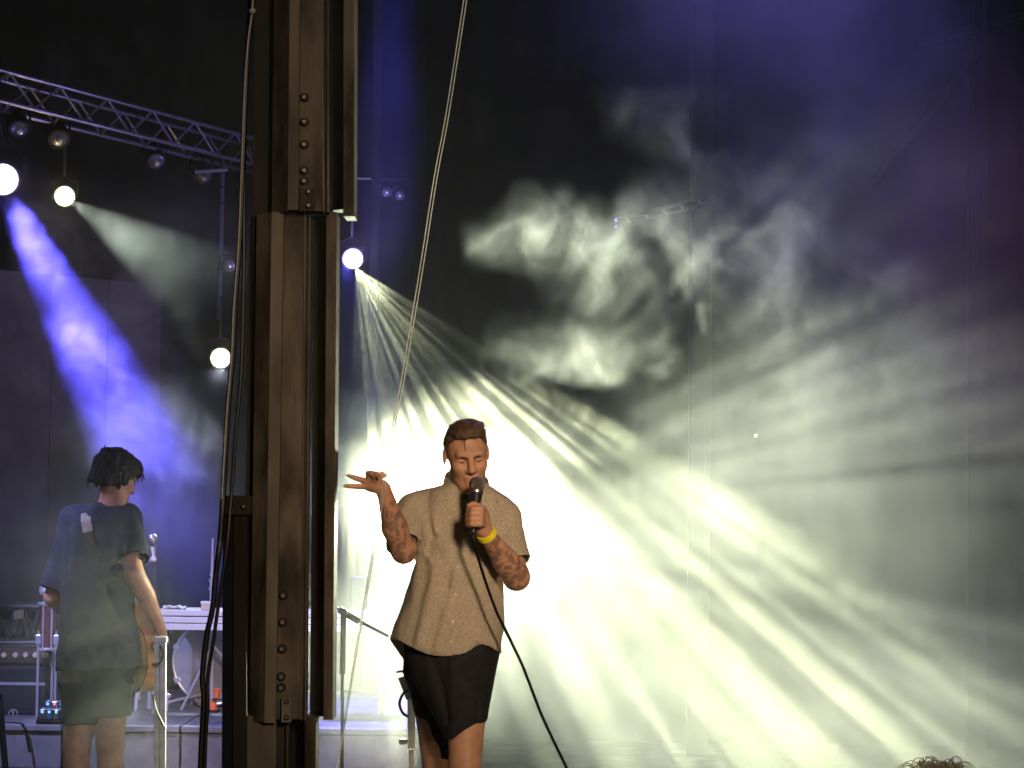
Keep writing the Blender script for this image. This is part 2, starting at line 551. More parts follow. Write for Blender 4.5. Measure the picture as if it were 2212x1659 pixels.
# torn plume above the singer and the bank to its right
fine_smoke(900, 150, 2290, 980, 11.6, 0.55, 0.014, [
    lobe(1190, 515, 11.55, 240, 110, 0.17, 2.0, 1.0), lobe(1390, 575, 11.6, 290, 140, 0.19, 1.8, 1.0), lobe(1560, 500, 11.6, 240, 150, 0.2, 1.6, 1.0), lobe(2000, 880, 11.6, 400, 230, 0.40, 1.3, 0.95),
    lobe(1640, 600, 11.6, 250, 250, 0.26, 2.0, 1.0), lobe(1500, 700, 11.6, 140, 170, 0.18, 2.2, 1.0), lobe(1480, 280, 11.65, 270, 130, 0.18, 0.9, 1.0),
    lobe(1850, 700, 11.6, 330, 250, 0.28, 1.7, 1.0), lobe(1720, 420, 11.6, 240, 180, 0.26, 1.4, 1.0), lobe(1250, 760, 11.6, 220, 110, 0.2, 0.8, 1.0)],
    sharp=(0.40, 0.66), wisp=1.7, offset=(3.1, 0.4, 7.7))
# curls at the top of the white bank, under the centre lamp
fine_smoke(690, 560, 1420, 1010, 12.6, 0.5, 0.016, [
    lobe(1000, 860, 12.6, 340, 110, 0.24, 1.5, 1.0), lobe(820, 930, 12.6, 190, 110, 0.24, 1.8, 0.9), lobe(1240, 920, 12.6, 230, 110, 0.24, 1.4, 1.0),
    lobe(900, 760, 12.6, 150, 110, 0.3, 0.06, 1.0)], sharp=(0.40, 0.66), wisp=1.5, offset=(9.3, 2.4, 1.7))
# billows inside the violet beam
fine_smoke(-40, 400, 520, 1240, 13.65, 0.6, 0.019, [
    lobe(200, 760, 13.7, 260, 340, 0.30, 2.6, 0.92), lobe(330, 980, 13.45, 220, 240, 0.30, 2.2, 0.92), lobe(90, 540, 13.9, 160, 150, 0.3, 1.4, 0.92)],
    sharp=(0.40, 0.64), wisp=1.6, offset=(1.3, 5.4, 2.7))


# ---------------------------------------------------------------- ground and stage
mat('asphalt', (0.045, 0.044, 0.042), 0.9, 0, var=0.3, scale=6, bump=0.4, bump_scale=120)
mat('deck_black', (0.035, 0.034, 0.034), 0.55, 0, var=0.35, scale=5, bump=0.2, bump_scale=60)
mat('riser_grey', (0.17, 0.17, 0.185), 0.5, 0, var=0.2, scale=7, bump=0.15, bump_scale=40)
g = MB().add([(-90, -60, 0), (90, -60, 0), (90, 140, 0), (-90, 140, 0)], [(0, 1, 2, 3)]).build('ground', MATS['asphalt'])
tag(g, kind='structure')
st = MB().box((-7, 8.0, 0.02), (7, 17.9, FLOOR - 0.06)).build('stage', MATS['black_metal'])
tag(st, kind='structure')
for i in range(7):
    for j in range(5):
        MB().box((-7 + 2 * i + 0.004, 8.0 + 1.98 * j + 0.004, FLOOR - 0.056), (-7 + 2 * i + 1.996, 8.0 + 1.98 * j + 1.976, FLOOR)).build('deck_panel', MATS['deck_black'], st)

# black cloth hung behind the stage, with soft folds
def drape(x0, x1, y, z0, z1, name, seed, amp=0.05):
    rnd = random.Random(seed)
    n = 260
    ph = [rnd.uniform(0, 6.28) for _ in range(4)]
    cols = []
    for i in range(n + 1):
        x = x0 + (x1 - x0) * i / n
        w = math.sin(x * 9 + ph[0] + math.sin(x * 2.1 + ph[1])) + 0.5 * math.sin(x * 21 + ph[2])
        cols.append((x, w))
    vs, fs = [], []
    rows = 6
    for r_ in range(rows + 1):
        t = r_ / rows
        for x, w in cols:
            vs.append((x + 0.02 * math.sin(t * 5 + x), y + amp * w * (0.55 + 0.45 * (1 - t)), z0 + (z1 - z0) * t))
    for r_ in range(rows):
        for i in range(n):
            a = r_ * (n + 1) + i
            fs.append((a, a + 1, a + n + 2, a + n + 1))
    mb = MB().add(vs, fs)
    o = mb.build(name, MATS['backdrop_black'], fix=False)
    o.data.polygons.foreach_set('use_smooth', [True] * len(o.data.polygons))
    md = o.modifiers.new('thick', 'SOLIDIFY'); md.thickness = 0.006
    return o

o = drape(-7.0, 7.0, 17.45, FLOOR, 6.4, 'backdrop_cloth', 3)
tag(o, 'black pleated cloth hung across the back of the stage', 'backdrop')
# plain grey panel wall at the left rear, running back at an angle
A0, A1 = P(-140, 600, 15.9), P(350, 616, 17.2)
A0.z = A1.z
top = A1.z
dirv = (Vector((A1.x, A1.y, 0)) - Vector((A0.x, A0.y, 0)))
wall = empty('rear_panel_wall', (A0.x, A0.y, FLOOR), 'dull grey panel wall behind the guitarist, darker cloth to its right', 'panel wall')
nP = 4
for i in range(nP):
    a = Vector((A0.x, A0.y, FLOOR)) + dirv * (i / nP + 0.002)
    MB().frame(a, dirv * (1 / nP - 0.004), Vector((-dirv.y, dirv.x, 0)).normalized() * 0.05, (0, 0, top - FLOOR)).build('panel', MATS['screen_grey'], wall)

# rear masts
def mast(px, w, Y, label, top_px=-260, foot=None):
    pb = P(px, 1100, Y); pt = P(px, top_px, Y)
    hw = w * MPP(Y) / 2
    r = empty('rear_mast', (pb.x, Y, FLOOR), label, 'mast', 'masts at the back of the stage')
    MB().box((pb.x - hw, Y, FLOOR + 0.02), (pb.x + hw, Y + 2 * hw, pt.z)).build('post', MATS['column_grey'], r, bevel=0.006)
    MB().box((pb.x - hw * 2.2, Y - hw * 1.2, FLOOR), (pb.x + hw * 2.2, Y + hw * 3.2, FLOOR + 0.02)).build('base_plate', MATS['alu_dark'], r)
    for sx in (-1, 1):
        MB().box((pb.x + sx * hw * 0.55 - 0.006, Y - 0.012, FLOOR + 0.05), (pb.x + sx * hw * 0.55 + 0.006, Y + 0.001, pt.z)).build('rib', MATS['column_grey'], r)
    if foot:
        x0, x1, y0 = foot
        a, b = P(x0, y0, Y), P(x1, y0, Y)
        MB().box((a.x, Y - 0.03, FLOOR + 0.03), (b.x, Y + 0.12, a.z)).build('sleeve', MATS['column_grey'], r, bevel=0.006)
    return r

mast(1511, 46, 16.2, 'pale grey rear mast in the smoke above and right of the singer')
m2 = mast(2112, 40, 16.2, 'faint rear mast with slanting braces near the right edge')
MB().tube([P(2112, 120, 16.15), P(1930, 340, 16.1), P(1880, 402, 16.1)], 0.028).build('brace', MATS['column_grey'], m2)
MB().tube([P(2112, 60, 16.15), P(1980, 95, 16.1)], 0.028).build('brace', MATS['column_grey'], m2)
MB().tube([P(2128, 60, 16.25), P(2260, 20, 16.3)], 0.028).build('brace', MATS['column_grey'], m2)
mast(800, 20, 16.6, 'slim rear mast just right of the front post')

# ---------------------------------------------------------------- trusses
def truss(name, pa, pb, h, w, bays, label, metal, group=None, tube=0.024, lace=0.011):
    """Box truss: four chords, zig-zag braces on every side."""
    pa, pb = Vector(pa), Vector(pb)
    d = pb - pa
    t = d.normalized()
    side = t.cross(Vector((0, 0, 1))).normalized() * (w / 2)
    up = Vector((0, 0, h / 2))
    r = empty(name, pa, label, 'truss', group)
    for su in (1, -1):
        for ss_ in (1, -1):
            MB().tube([pa + up * su + side * ss_, pb + up * su + side * ss_], tube, 10).build('chord', MATS[metal], r, True)
    for i in range(bays):
        a, b, c = pa + d * (i / bays), pa + d * ((i + 0.5) / bays), pa + d * ((i + 1) / bays)
        for ss_ in (1, -1):
            MB().tube([a + up + side * ss_, b - up + side * ss_], lace, 6).build('brace', MATS[metal], r)
            MB().tube([b - up + side * ss_, c + up + side * ss_], lace, 6).build('brace', MATS[metal], r)
        for su in (1, -1):
            MB().tube([a + up * su + side, b + up * su - side], lace, 6).build('brace', MATS[metal], r)
    return r

T0, T1 = P(-130, 172, 13.5), P(640, 377, 16.9)
zt = (T0.z + T1.z) / 2
T0.z = T1.z = P(260, 271, 15.2).z
truss('roof_truss', T0, T1, 0.165, 0.20, 8, 'silver lighting truss sloping away at upper left', 'truss_metal', tube=0.0125, lace=0.0075)
R0, R1 = P(-120, 1348, 14.6), P(92, 1348, 14.6)
truss('floor_truss', R0, R1, 0.20, 0.22, 5, 'short pinkish truss lying behind the amplifier at lower left', 'truss_metal', tube=0.022, lace=0.011)
bar = empty('lighting_bar', P(1340, 473, 15.4), 'pale blue twin-tube bar showing through the smoke plume', 'bar')
for dy in (0, 14):
    MB().tube([P(1330, 476 + dy, 15.3), P(1522, 426 + dy, 15.9)], 0.012, 8).build('tube', MATS['truss_metal'], bar)
for k in range(5):
    t = 0.1 + 0.2 * k
    MB().tube([P(1330 + 192 * t, 476 - 50 * t, 15.3 + .6 * t), P(1330 + 192 * t + 14, 490 - 50 * t - 4, 15.3 + .6 * t)], 0.007, 6).build('rung', MATS['truss_metal'], bar)

# ---------------------------------------------------------------- stage lamps
mat('lens_white', (0.8, 0.8, 0.75), 0.3, emit=(1.0, 0.93, 0.62), strength=14)
mat('lens_violet', (0.8, 0.8, 0.9), 0.3, emit=(0.72, 0.62, 1.0), strength=9)
mat('lens_off', (0.10, 0.095, 0.10), 0.3, 0.3, var=0.2, scale=60)
mat('lens_core', (0.9, 0.88, 0.85), 0.1, 0.3)

for ln, rim in (('lens_white', (1.0, 0.72, 0.28)), ('lens_violet', (0.30, 0.22, 1.0))):  # coloured halo at the rim painted into the lens glow
    nt = MATS[ln].node_tree; b_ = nt.nodes['Principled BSDF']
    lw = nt.nodes.new('ShaderNodeLayerWeight'); lw.inputs['Blend'].default_value = 0.35
    mx_ = nt.nodes.new('ShaderNodeMix'); mx_.data_type = 'RGBA'
    mx_.inputs['A'].default_value = b_.inputs['Emission Color'].default_value; mx_.inputs['B'].default_value = (*[c * 0.12 for c in rim], 1)
    nt.links.new(lw.outputs['Facing'], mx_.inputs['Factor']); nt.links.new(mx_.outputs['Result'], b_.inputs['Emission Color'])


def lamp(loc, target, rad, label, lens, hang=None, group='stage lamps on the rig'):
    loc = Vector(loc); t = (Vector(target) - loc).normalized()
    r = empty('stage_lamp', loc, label, 'lamp', group)
    MB().lathe(loc - t * 0.02, -t, [(0, rad * 1.12), (0.0, rad * 1.16), (0.05, rad * 1.16), (0.13, rad * 0.95), (0.17, rad * 0.55), (0.18, 0.0)], 20).build('can', MATS['black_metal'], r, True)
    MB().torus(loc - t * 0.012, t, rad * 1.10, rad * 0.09, 24, 6).build('bezel', MATS['black_metal'], r, True)
    fl = 0.28 if lens == 'lens_off' else 1.0
    le = MB().lathe(loc - t * 0.018, t, [(h * rad * fl, r_ * rad) for h, r_ in ((0, 1), (.25, .97), (.5, .87), (.75, .66), (.92, .38), (.98, .15), (1, 0.01))], 20).build('lens', MATS[lens], r, True)
    if lens == 'lens_off':
        MB().lathe(loc + t * (rad * fl - 0.021), t, [(0, rad * 0.3), (0.02, rad * 0.28), (0.03, 0.001)], 12).build('bulb', MATS['lens_core'], le, True)
    sd = t.cross(Vector((0, 0, 1))).normalized() * rad * 1.3
    c = loc - t * 0.08
    top_ = c + Vector((0, 0, rad * 2.1))
    MB().tube([c + sd, c + sd + Vector((0, 0, rad * 1.5)), top_, c - sd + Vector((0, 0, rad * 1.5)), c - sd], 0.007, 6).build('yoke', MATS['black_metal'], r)
    if hang:
        MB().tube([top_, Vector(hang)], 0.010, 6).build('drop_rod', MATS['black_metal'], r)
    return r

lamp(LAMP_A, P(430, 1190, 13.4) * 0.35 + CAM * 0.65, 0.085, 'violet-white glowing lamp cut by the left edge', 'lens_violet', P(-4, 250, 14.05))
lamp(LAMP_B, CAM + Vector((1, 0, 0)), 0.056, 'glowing lamp under the truss at upper left', 'lens_white', P(140, 290, 14.7))
lamp(LAMP_C, CAM + Vector((1, 0, -1)), 0.060, 'glowing lamp half hidden by the cables, low on the rig', 'lens_white', P(478, 640, 15.8))
lamp(LAMP_D, CAM + Vector((2, 0, -2)), 0.058, 'brightest lamp, glowing just right of the post', 'lens_white', P(763, 380, 15.3))
lamp(P(837, 415, 15.5), CAM + Vector((2, 0, 0)), 0.030, 'small unlit reflector lamp, left of a pair beside the rope', 'lens_off', P(837, 384, 15.5))
lamp(P(865, 422, 15.5), CAM + Vector((2, 0, 0)), 0.030, 'small unlit reflector lamp, right of a pair beside the rope', 'lens_off', P(865, 384, 15.5))
lamp(P(496, 575, 15.7), CAM + Vector((2, 0, 0)), 0.038, 'small unlit reflector lamp beside the hanging pipe and cables', 'lens_off', P(480, 545, 15.7))
for px, py, lab in ((42, 283, 'dark unlit lamp can under the left end of the truss'), (128, 303, 'dark unlit lamp can above the glowing lamp under the truss'),
                    (338, 352, 'dark unlit lamp can under the middle of the truss'), (440, 384, 'dark unlit lamp can under the truss beside the hanging pipe')):
    Y = 14 + 2.4 * px / 520
    lamp(P(px, py, Y), P(px + 150, py + 500, Y - 1.5), 0.055, lab, 'lens_off', P(px, py - 28, Y))
hp = empty('hanging_pipe', P(479, 350, 15.9), 'thin grey pipe hanging down from the truss', 'pipe')
MB().tube([P(481, 352, 15.9), P(476, 560, 15.9), P(473, 690, 15.9)], 0.016, 8).build('pipe', MATS['column_grey'], hp, True)
MB().tube([P(421, 371, 15.85), P(492, 366, 15.85)], 0.014, 8).build('cross_arm', MATS['truss_metal'], hp, True)
for py in (403, 438):
    MB().tube([P(480, py, 15.9), P(480, py + 5, 15.9)], 0.021, 8).build('collar', MATS['black_metal'], hp)
bb = empty('cross_pipe', P(800, 386, 15.4), 'short pale pipe end poking out beside the post above the unlit pair', 'pipe')
MB().tube([P(740, 385, 15.5), P(802, 386, 15.5)], 0.006, 6).build('pipe', MATS['truss_metal'], bb)
MB().tube([P(802, 386, 15.5), P(885, 386, 15.5)], 0.010, 6).build('clamp_bar', MATS['black_metal'], bb)
mat('led_spark', (1, 1, 1), 0.3, emit=(1.0, 0.85, 0.45), strength=25)
sp = MB().lathe(P(1632, 941, 11.6), (0, -1, 0), [(0, 0.0042), (0.003, 0.0042), (0.006, 0.001)], 10).build('indicator_light', MATS['led_spark'])
tag(sp, 'tiny yellow point of light shining through the smoke at right', 'light')

el = lamp(LAMP_E, CAM + Vector((1, 0, 0)), 0.07, 'glowing lamp on a low stand hidden behind the singer', 'lens_white')
MB().tube([LAMP_E + Vector((0, .08, -.1)), (LAMP_E.x, LAMP_E.y + .08, FLOOR + .03)], .014, 8).build('stand', MATS['black_metal'], el)
MB().lathe((LAMP_E.x, LAMP_E.y + .08, FLOOR + .001), (0, 0, 1), [(0, .16), (.02, .16), (.03, .05)], 20).build('base', MATS['black_metal'], el, True)


# ---------------------------------------------------------------- the big post in front of the stage
YP = 7.5
post = empty('stage_post', P(585, 1900, YP), 'tall brown aluminium stage post with bolted sleeves in the foreground', 'post')


def strip(name, xt, xb, yt, yb, f0, f1, back, mt, parent=None, bevel=0.0015):
    """Upright length of profile: pixel edges at its top and foot, front depths at its left and right edge, depth of its back."""
    a, b = P(xt[0], yt, YP), P(xt[1], yt, YP)
    c, d = P(xb[0], yb, YP), P(xb[1], yb, YP)
    vs = []
    for (p, q) in ((c, d), (a, b)):
        vs += [Vector((p.x, YP + f0, p.z)), Vector((q.x, YP + f1, q.z)), Vector((q.x, YP + back, q.z)), Vector((p.x, YP + back, p.z))]
    fs = [(0, 1, 5, 4), (1, 2, 6, 5), (2, 3, 7, 6), (3, 0, 4, 7), (0, 3, 2, 1), (4, 5, 6, 7)]
    return MB().add(vs, fs).build(name, MATS[mt], parent or post, bevel=bevel)


def bolt(px, py, r, front, parent=None, ring=True):
    c = P(px, py, YP); c.y = YP + front
    k = MPP(YP)
    o = MB().lathe(c, (0, -1, 0), [(0, r * k), (0.002, r * k), (0.003, r * k * .92), (0.003, r * k * 0.7)], 20).build('bolt', MATS['alu_dark'], parent or post, True)
    MB().lathe(c + Vector((0, -0.003, 0)), (0, -1, 0), [(0, r * k * .66), (0.010, r * k * .62), (0.013, r * k * .4)], 6).build('bolt_head', MATS['steel'], o)
    return o


T, Bm = -60, 462
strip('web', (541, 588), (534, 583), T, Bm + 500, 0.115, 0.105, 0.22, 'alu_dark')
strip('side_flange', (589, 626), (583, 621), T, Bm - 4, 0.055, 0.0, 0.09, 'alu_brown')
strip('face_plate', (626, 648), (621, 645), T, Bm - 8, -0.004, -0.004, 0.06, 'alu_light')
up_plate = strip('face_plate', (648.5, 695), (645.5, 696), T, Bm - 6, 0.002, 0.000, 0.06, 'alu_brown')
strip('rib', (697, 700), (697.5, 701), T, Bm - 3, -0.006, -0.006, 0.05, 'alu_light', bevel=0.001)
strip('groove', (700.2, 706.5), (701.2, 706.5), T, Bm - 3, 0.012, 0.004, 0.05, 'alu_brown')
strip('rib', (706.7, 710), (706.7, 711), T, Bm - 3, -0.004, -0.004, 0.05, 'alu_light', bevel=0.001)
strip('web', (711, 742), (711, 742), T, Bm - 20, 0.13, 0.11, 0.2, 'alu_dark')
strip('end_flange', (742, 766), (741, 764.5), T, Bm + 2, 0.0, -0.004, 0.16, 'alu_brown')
for py in (211, 264, 313, 369, 392):
    bolt(657.5, py, 10.5, 0.0005)
br = strip('bracket', (648, 682), (647, 681), 407, 457, -0.012, -0.012, 0.0, 'alu_dark')
for py in (416, 446):
    bolt(668, py, 8, -0.0125, br)
strip('end_lip', (741, 766), (741, 766), Bm + 2.5, Bm + 5.5, -0.006, -0.008, 0.03, 'alu_dark')
strip('shadow_plate', (600, 703), (600, 703), Bm - 3, Bm + 3, 0.035, 0.03, 0.09, 'alu_dark')  # dark plate added as the shade under the upper sleeve

Mt, Mb = 455, 1562
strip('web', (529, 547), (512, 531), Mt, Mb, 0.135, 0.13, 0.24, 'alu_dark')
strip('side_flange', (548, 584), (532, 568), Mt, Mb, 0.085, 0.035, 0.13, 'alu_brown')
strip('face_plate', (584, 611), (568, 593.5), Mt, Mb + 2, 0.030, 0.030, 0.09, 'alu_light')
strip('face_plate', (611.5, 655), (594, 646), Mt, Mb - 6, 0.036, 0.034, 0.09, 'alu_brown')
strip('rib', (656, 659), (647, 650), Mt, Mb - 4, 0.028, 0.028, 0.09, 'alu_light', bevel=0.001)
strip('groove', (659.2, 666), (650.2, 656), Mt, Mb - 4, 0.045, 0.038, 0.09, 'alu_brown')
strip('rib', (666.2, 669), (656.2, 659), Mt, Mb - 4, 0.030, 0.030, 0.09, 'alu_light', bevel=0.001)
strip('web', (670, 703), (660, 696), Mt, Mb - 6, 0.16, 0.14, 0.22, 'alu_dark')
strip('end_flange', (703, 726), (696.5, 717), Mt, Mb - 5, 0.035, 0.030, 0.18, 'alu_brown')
for py, px in ((1287, 610), (1345, 608.5), (1403, 607), (1463, 605.5), (1487, 605)):
    bolt(px, py, 10.5, 0.034)
br2 = strip('bracket', (607, 629), (606, 628), 1508, 1562, 0.018, 0.018, 0.034, 'alu_light')
for py in (1516, 1551):
    bolt(618, py, 5.5, 0.0175, br2)

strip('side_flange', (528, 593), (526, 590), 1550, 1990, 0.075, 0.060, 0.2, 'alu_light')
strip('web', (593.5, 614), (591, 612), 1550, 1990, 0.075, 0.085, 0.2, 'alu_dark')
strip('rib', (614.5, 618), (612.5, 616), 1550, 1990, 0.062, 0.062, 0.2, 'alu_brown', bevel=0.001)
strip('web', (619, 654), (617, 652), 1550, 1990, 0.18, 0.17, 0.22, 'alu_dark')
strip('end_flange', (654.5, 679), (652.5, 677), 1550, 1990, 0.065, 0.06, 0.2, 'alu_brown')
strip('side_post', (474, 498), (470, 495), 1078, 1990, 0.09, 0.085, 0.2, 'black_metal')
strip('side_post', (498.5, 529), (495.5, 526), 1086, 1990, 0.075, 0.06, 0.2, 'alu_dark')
tb = strip('bracket', (478, 539), (478, 538), 1070, 1112, 0.055, 0.05, 0.1, 'alu_dark')
bolt(523, 1094, 7, 0.052, tb)
MB().box((-1.20, 7.2, 0.004), (-0.40, 8.0, 0.035)).build('base_plate', MATS['alu_dark'], post)
Lp = P(480, 1990, YP); Rp = P(678, 1990, YP)
MB().box((Lp.x, YP + 0.07, 0.03), (Rp.x, YP + 0.2, Lp.z)).build('foot', MATS['alu_dark'], post)

# ---------------------------------------------------------------- cables and ropes by the post
def cable(name, pts, r, mt, label, cat, n=7):
    o = MB().tube(smooth_path([P(*p) for p in pts], 5), r, n).build(name, MATS[mt], None, True)
    return tag(o, label, cat)

k = MPP(7.45)
cable('cable', [(546, -30, 7.45), (545, 23, 7.45), (536, 88, 7.45), (531, 176, 7.45), (524, 352, 7.45), (517, 527, 7.45), (507, 659, 7.45), (502, 771, 7.45), (492, 887, 7.45), (487, 975, 7.45), (481, 1085, 7.45),
                (474, 1180, 7.42), (466, 1240, 7.42), (459, 1315, 7.42), (446, 1375, 7.42), (437, 1463, 7.42), (440, 1515, 7.42), (433, 1659, 7.42), (430, 1900, 7.42)], 6.2 * k, 'black_rubber',
      'thick black cable hanging down the left side of the post', 'cable')
cable('cable', [(541, -30, 7.47), (533, 150, 7.47), (527, 400, 7.47), (526, 606, 7.47), (521, 799, 7.47), (509, 940, 7.47), (500, 1063, 7.47), (490, 1180, 7.46), (474, 1290, 7.46), (460, 1390, 7.46), (448, 1470, 7.46), (448, 1530, 7.46), (442, 1659, 7.46), (440, 1900, 7.46)], 4.2 * k, 'black_rubber',
      'thinner black cable swinging between the thick cable and the post', 'cable')
mat('rope_white', (0.85, 0.84, 0.78), 0.35, 0.0, var=0.2, scale=200, bump=0.3, bump_scale=500, translucent=0.45)
cable('cable_glint', [(547, -30, 7.42), (544, 23, 7.42), (536, 90, 7.41), (529, 176, 7.41), (522, 352, 7.41), (515, 527, 7.41), (505, 659, 7.41), (500, 771, 7.41), (490, 887, 7.41), (485, 975, 7.41), (479, 1078, 7.41)], 1.7 * k, 'rope_white',
      'thin pale glint strip added along the thick black cable', 'cable_glint')  # pale strip that paints the sheen on the black cable
tie = MB().lathe(P(545, 20, 7.40), (0.1, 0, -1), [(0, 7 * k), (0.006, 8 * k), (0.012, 5 * k)], 8).build('cable_clip', MATS['rope_white'])
tag(tie, 'small pale clip on the cable at the top edge', 'clip')
ro = [(1011, -40, 7.6), (968, 238, 7.6), (941, 383, 7.6), (914, 557, 7.6), (887, 720, 7.6), (867, 837, 7.6), (843, 955, 7.6), (825, 1080, 7.6), (805, 1205, 7.6), (771, 1400, 7.6), (728, 1659, 7.6), (700, 1830, 7.6)]
for dx, lab in ((-3.2, 'pale guy rope in front of the singer, left strand of two'), (3.2, 'pale guy rope in front of the singer, right strand of two')):
    cable('guy_rope', [(a + dx * (1 - 0.55 * max(0, (b - 700) / 900)), b, y) for a, b, y in ro], 1.15 * MPP(7.6), 'rope_white', lab, 'rope', 6)['group'] = 'twin guy ropes crossing the stage'


# ---------------------------------------------------------------- riser and band gear
riser = empty('drum_riser', (P(150, 1600, 13.1).x, 13.1, FLOOR), 'grey drum riser with panelled front', 'riser')
rz = P(150, 1566, 13.1).z
rx0, rx1 = P(-120, 1566, 13.1).x, P(900, 1566, 13.1).x
MB().box((rx0, 13.14, FLOOR + 0.005), (rx1, 15.9, rz - 0.03)).build('body', MATS['deck_black'], riser)
for i in range(4):
    MB().box((rx0 + (rx1 - rx0) * i / 4 + .004, 13.08, rz - 0.03), (rx0 + (rx1 - rx0) * (i + 1) / 4 - .004, 15.95, rz)).build('top_panel', MATS['riser_grey'], riser, bevel=0.004)
    for zz in (0, 1):
        h0 = FLOOR + 0.01 + (rz - 0.035 - FLOOR) * zz / 2
        h1 = FLOOR + (rz - 0.035 - FLOOR) * (zz + 1) / 2
        MB().box((rx0 + (rx1 - rx0) * i / 4 + .006, 13.10, h0), (rx0 + (rx1 - rx0) * (i + 1) / 4 - .006, 13.138, h1)).build('front_panel', MATS['riser_grey'], riser, bevel=0.003)

mat('paint_white', (0.78, 0.78, 0.76), 0.35, var=0.06, scale=5)
mat('drum_maroon', (0.16, 0.02, 0.05), 0.25, var=0.25, scale=8)
mat('drum_black', (0.02, 0.02, 0.024), 0.3)
mat('drum_head', (0.30, 0.31, 0.34), 0.5, var=0.15, scale=9)
mat('amp_vinyl', (0.022, 0.020, 0.024), 0.7, bump=0.3, bump_scale=300)
mat('amp_panel', (0.10, 0.07, 0.05), 0.4, 0.4, var=0.2, scale=20)
mat('knob_cream', (0.65, 0.55, 0.42), 0.4)
mat('grille', (0.03, 0.03, 0.034), 0.85, bump=0.6, bump_scale=500)
mat('print_grey', (0.35, 0.35, 0.37), 0.6)
mat('wood_orange', (0.62, 0.30, 0.07), 0.3, var=0.2, scale=14, stretch=(1, 1, .25))
mat('wood_dark', (0.06, 0.03, 0.02), 0.35, var=0.3, scale=10)
mat('orange_cloth', (0.85, 0.17, 0.04), 0.6)
mat('grey_metal', (0.30, 0.29, 0.30), 0.75, 0.0, spec=0.15, var=0.2, scale=20)
mat('paper', (0.72, 0.72, 0.72), 0.8)
mat('led_cyan', (0.1, 0.8, 0.9), 0.3, emit=(0.15, 0.75, 1.0), strength=3)
mat('led_red', (0.9, 0.1, 0.1), 0.3, emit=(1.0, 0.08, 0.12), strength=5)
mat('pedal_blue', (0.12, 0.16, 0.30), 0.35, 0.4)

# white table across the back
Yt = 13.9
ta, tb_ = P(336, 1318, Yt), P(842, 1318, Yt)
zt0, zt1 = P(400, 1361, Yt).z, P(400, 1318, Yt).z
table = empty('white_table', (ta.x, Yt, rz), 'long white panelled table on the drum riser behind the guitarist', 'table')
MB().box((ta.x, Yt - 0.01, zt1 - 0.03), (tb_.x, Yt + 0.42, zt1)).build('table_top', MATS['paint_white'], table, bevel=0.004)
for a, b in ((0.0, .47), (.53, .97)):
    MB().box((ta.x + 0.01, Yt, zt0 + (zt1 - .033 - zt0) * a), (tb_.x - 0.01, Yt + 0.03, zt0 + (zt1 - .033 - zt0) * b)).build('fascia_board', MATS['paint_white'], table, bevel=0.003)
for fx in (-0.012, 0.48, 0.95):
    for fy in (0.03, 0.12):
        x = ta.x + (tb_.x - ta.x) * fx
        MB().box((x, Yt + fy, rz), (x + 0.035, Yt + fy + 0.035, zt0)).build('leg', MATS['grey_metal'], table)
bx = empty('cream_box', P(444, 1318, Yt + 0.1), 'small cream box on the white table beside the post', 'box')
p0 = P(434, 1318, Yt + .05); p1 = P(456, 1301, Yt + .05)
MB().box((p0.x, Yt + 0.05, zt1 + 0.001), (p1.x, Yt + 0.13, p1.z)).build('body', MATS['knob_cream'], bx, bevel=0.003)
MB().box((p0.x - 0.002, Yt + 0.045, p1.z - 0.008), (p1.x + 0.002, Yt + 0.135, p1.z + 0.004)).build('lid', MATS['paint_white'], bx)
random.seed(5)
pm = MB()
n = 9
vs = []
for j in range(4):
    for i in range(n):
        q = P(352 + i * 6.2, 1316, Yt + 0.08 + j * 0.07)
        vs.append((q.x, Yt + 0.08 + j * 0.07, zt1 + 0.004 + 0.018 * abs(math.sin(i * 0.9 + j)) * (0.5 + random.random() * .5)))
fs = [(j * n + i, j * n + i + 1, (j + 1) * n + i + 1, (j + 1) * n + i) for j in range(3) for i in range(n - 1)]
pa = MB().add(vs, fs).build('crumpled_sheet', MATS['paper'])
pa.modifiers.new('thick', 'SOLIDIFY').thickness = 0.002
tag(pa, 'crumpled pale sheet lying on the white table behind the guitarist', 'paper')
for x0_, y0_, x1_, y1_, lab in ((756, 1247, 789, 1283, 'dark boxy speaker cabinet on the table, lost in the white glare left of the singer'),):
    q0, q1 = P(x0_, y1_, Yt + .3), P(x1_, y0_, Yt + .3)
    cb_ = empty('small_cabinet', (q0.x, Yt + .3, zt1), lab, 'speaker')
    MB().box((q0.x, Yt + .3, zt1 + 0.001), (q1.x, Yt + .5, q1.z)).build('case', MATS['amp_vinyl'], cb_, bevel=0.006)
    MB().box((q0.x + .01, Yt + .294, zt1 + 0.015), (q1.x - .01, Yt + .299, q1.z - .012)).build('grille', MATS['grille'], cb_)

# cymbal stand rod rising behind the table
cs = empty('cymbal_stand', (P(458, 1300, 14.3).x, 14.3, rz), 'bare cymbal stand rod with felts beside the cables', 'stand')
MB().tube([P(457, 1560, 14.3), P(457, 1262, 14.3), P(459.5, 1163, 14.3)], [0.012, 0.010, 0.005], 8).build('rod', MATS['chrome'], cs, True)
for py, r in ((1240, .014), (1254, .018), (1272, .020), (1288, .014)):
    c = P(457.5, py, 14.3)
    MB().lathe(c, (0, 0, 1), [(-0.008, r * .7), (0, r), (0.008, r * .7)], 12).build('felt', MATS['chrome'], cs, True)
for a in (0, 2.1, 4.2):
    c = P(457, 1560, 14.3)
    MB().tube([(c.x, c.y, rz + .35), (c.x + .28 * math.cos(a), c.y + .28 * math.sin(a), rz + .01)], 0.008, 6).build('leg', MATS['chrome'], cs)

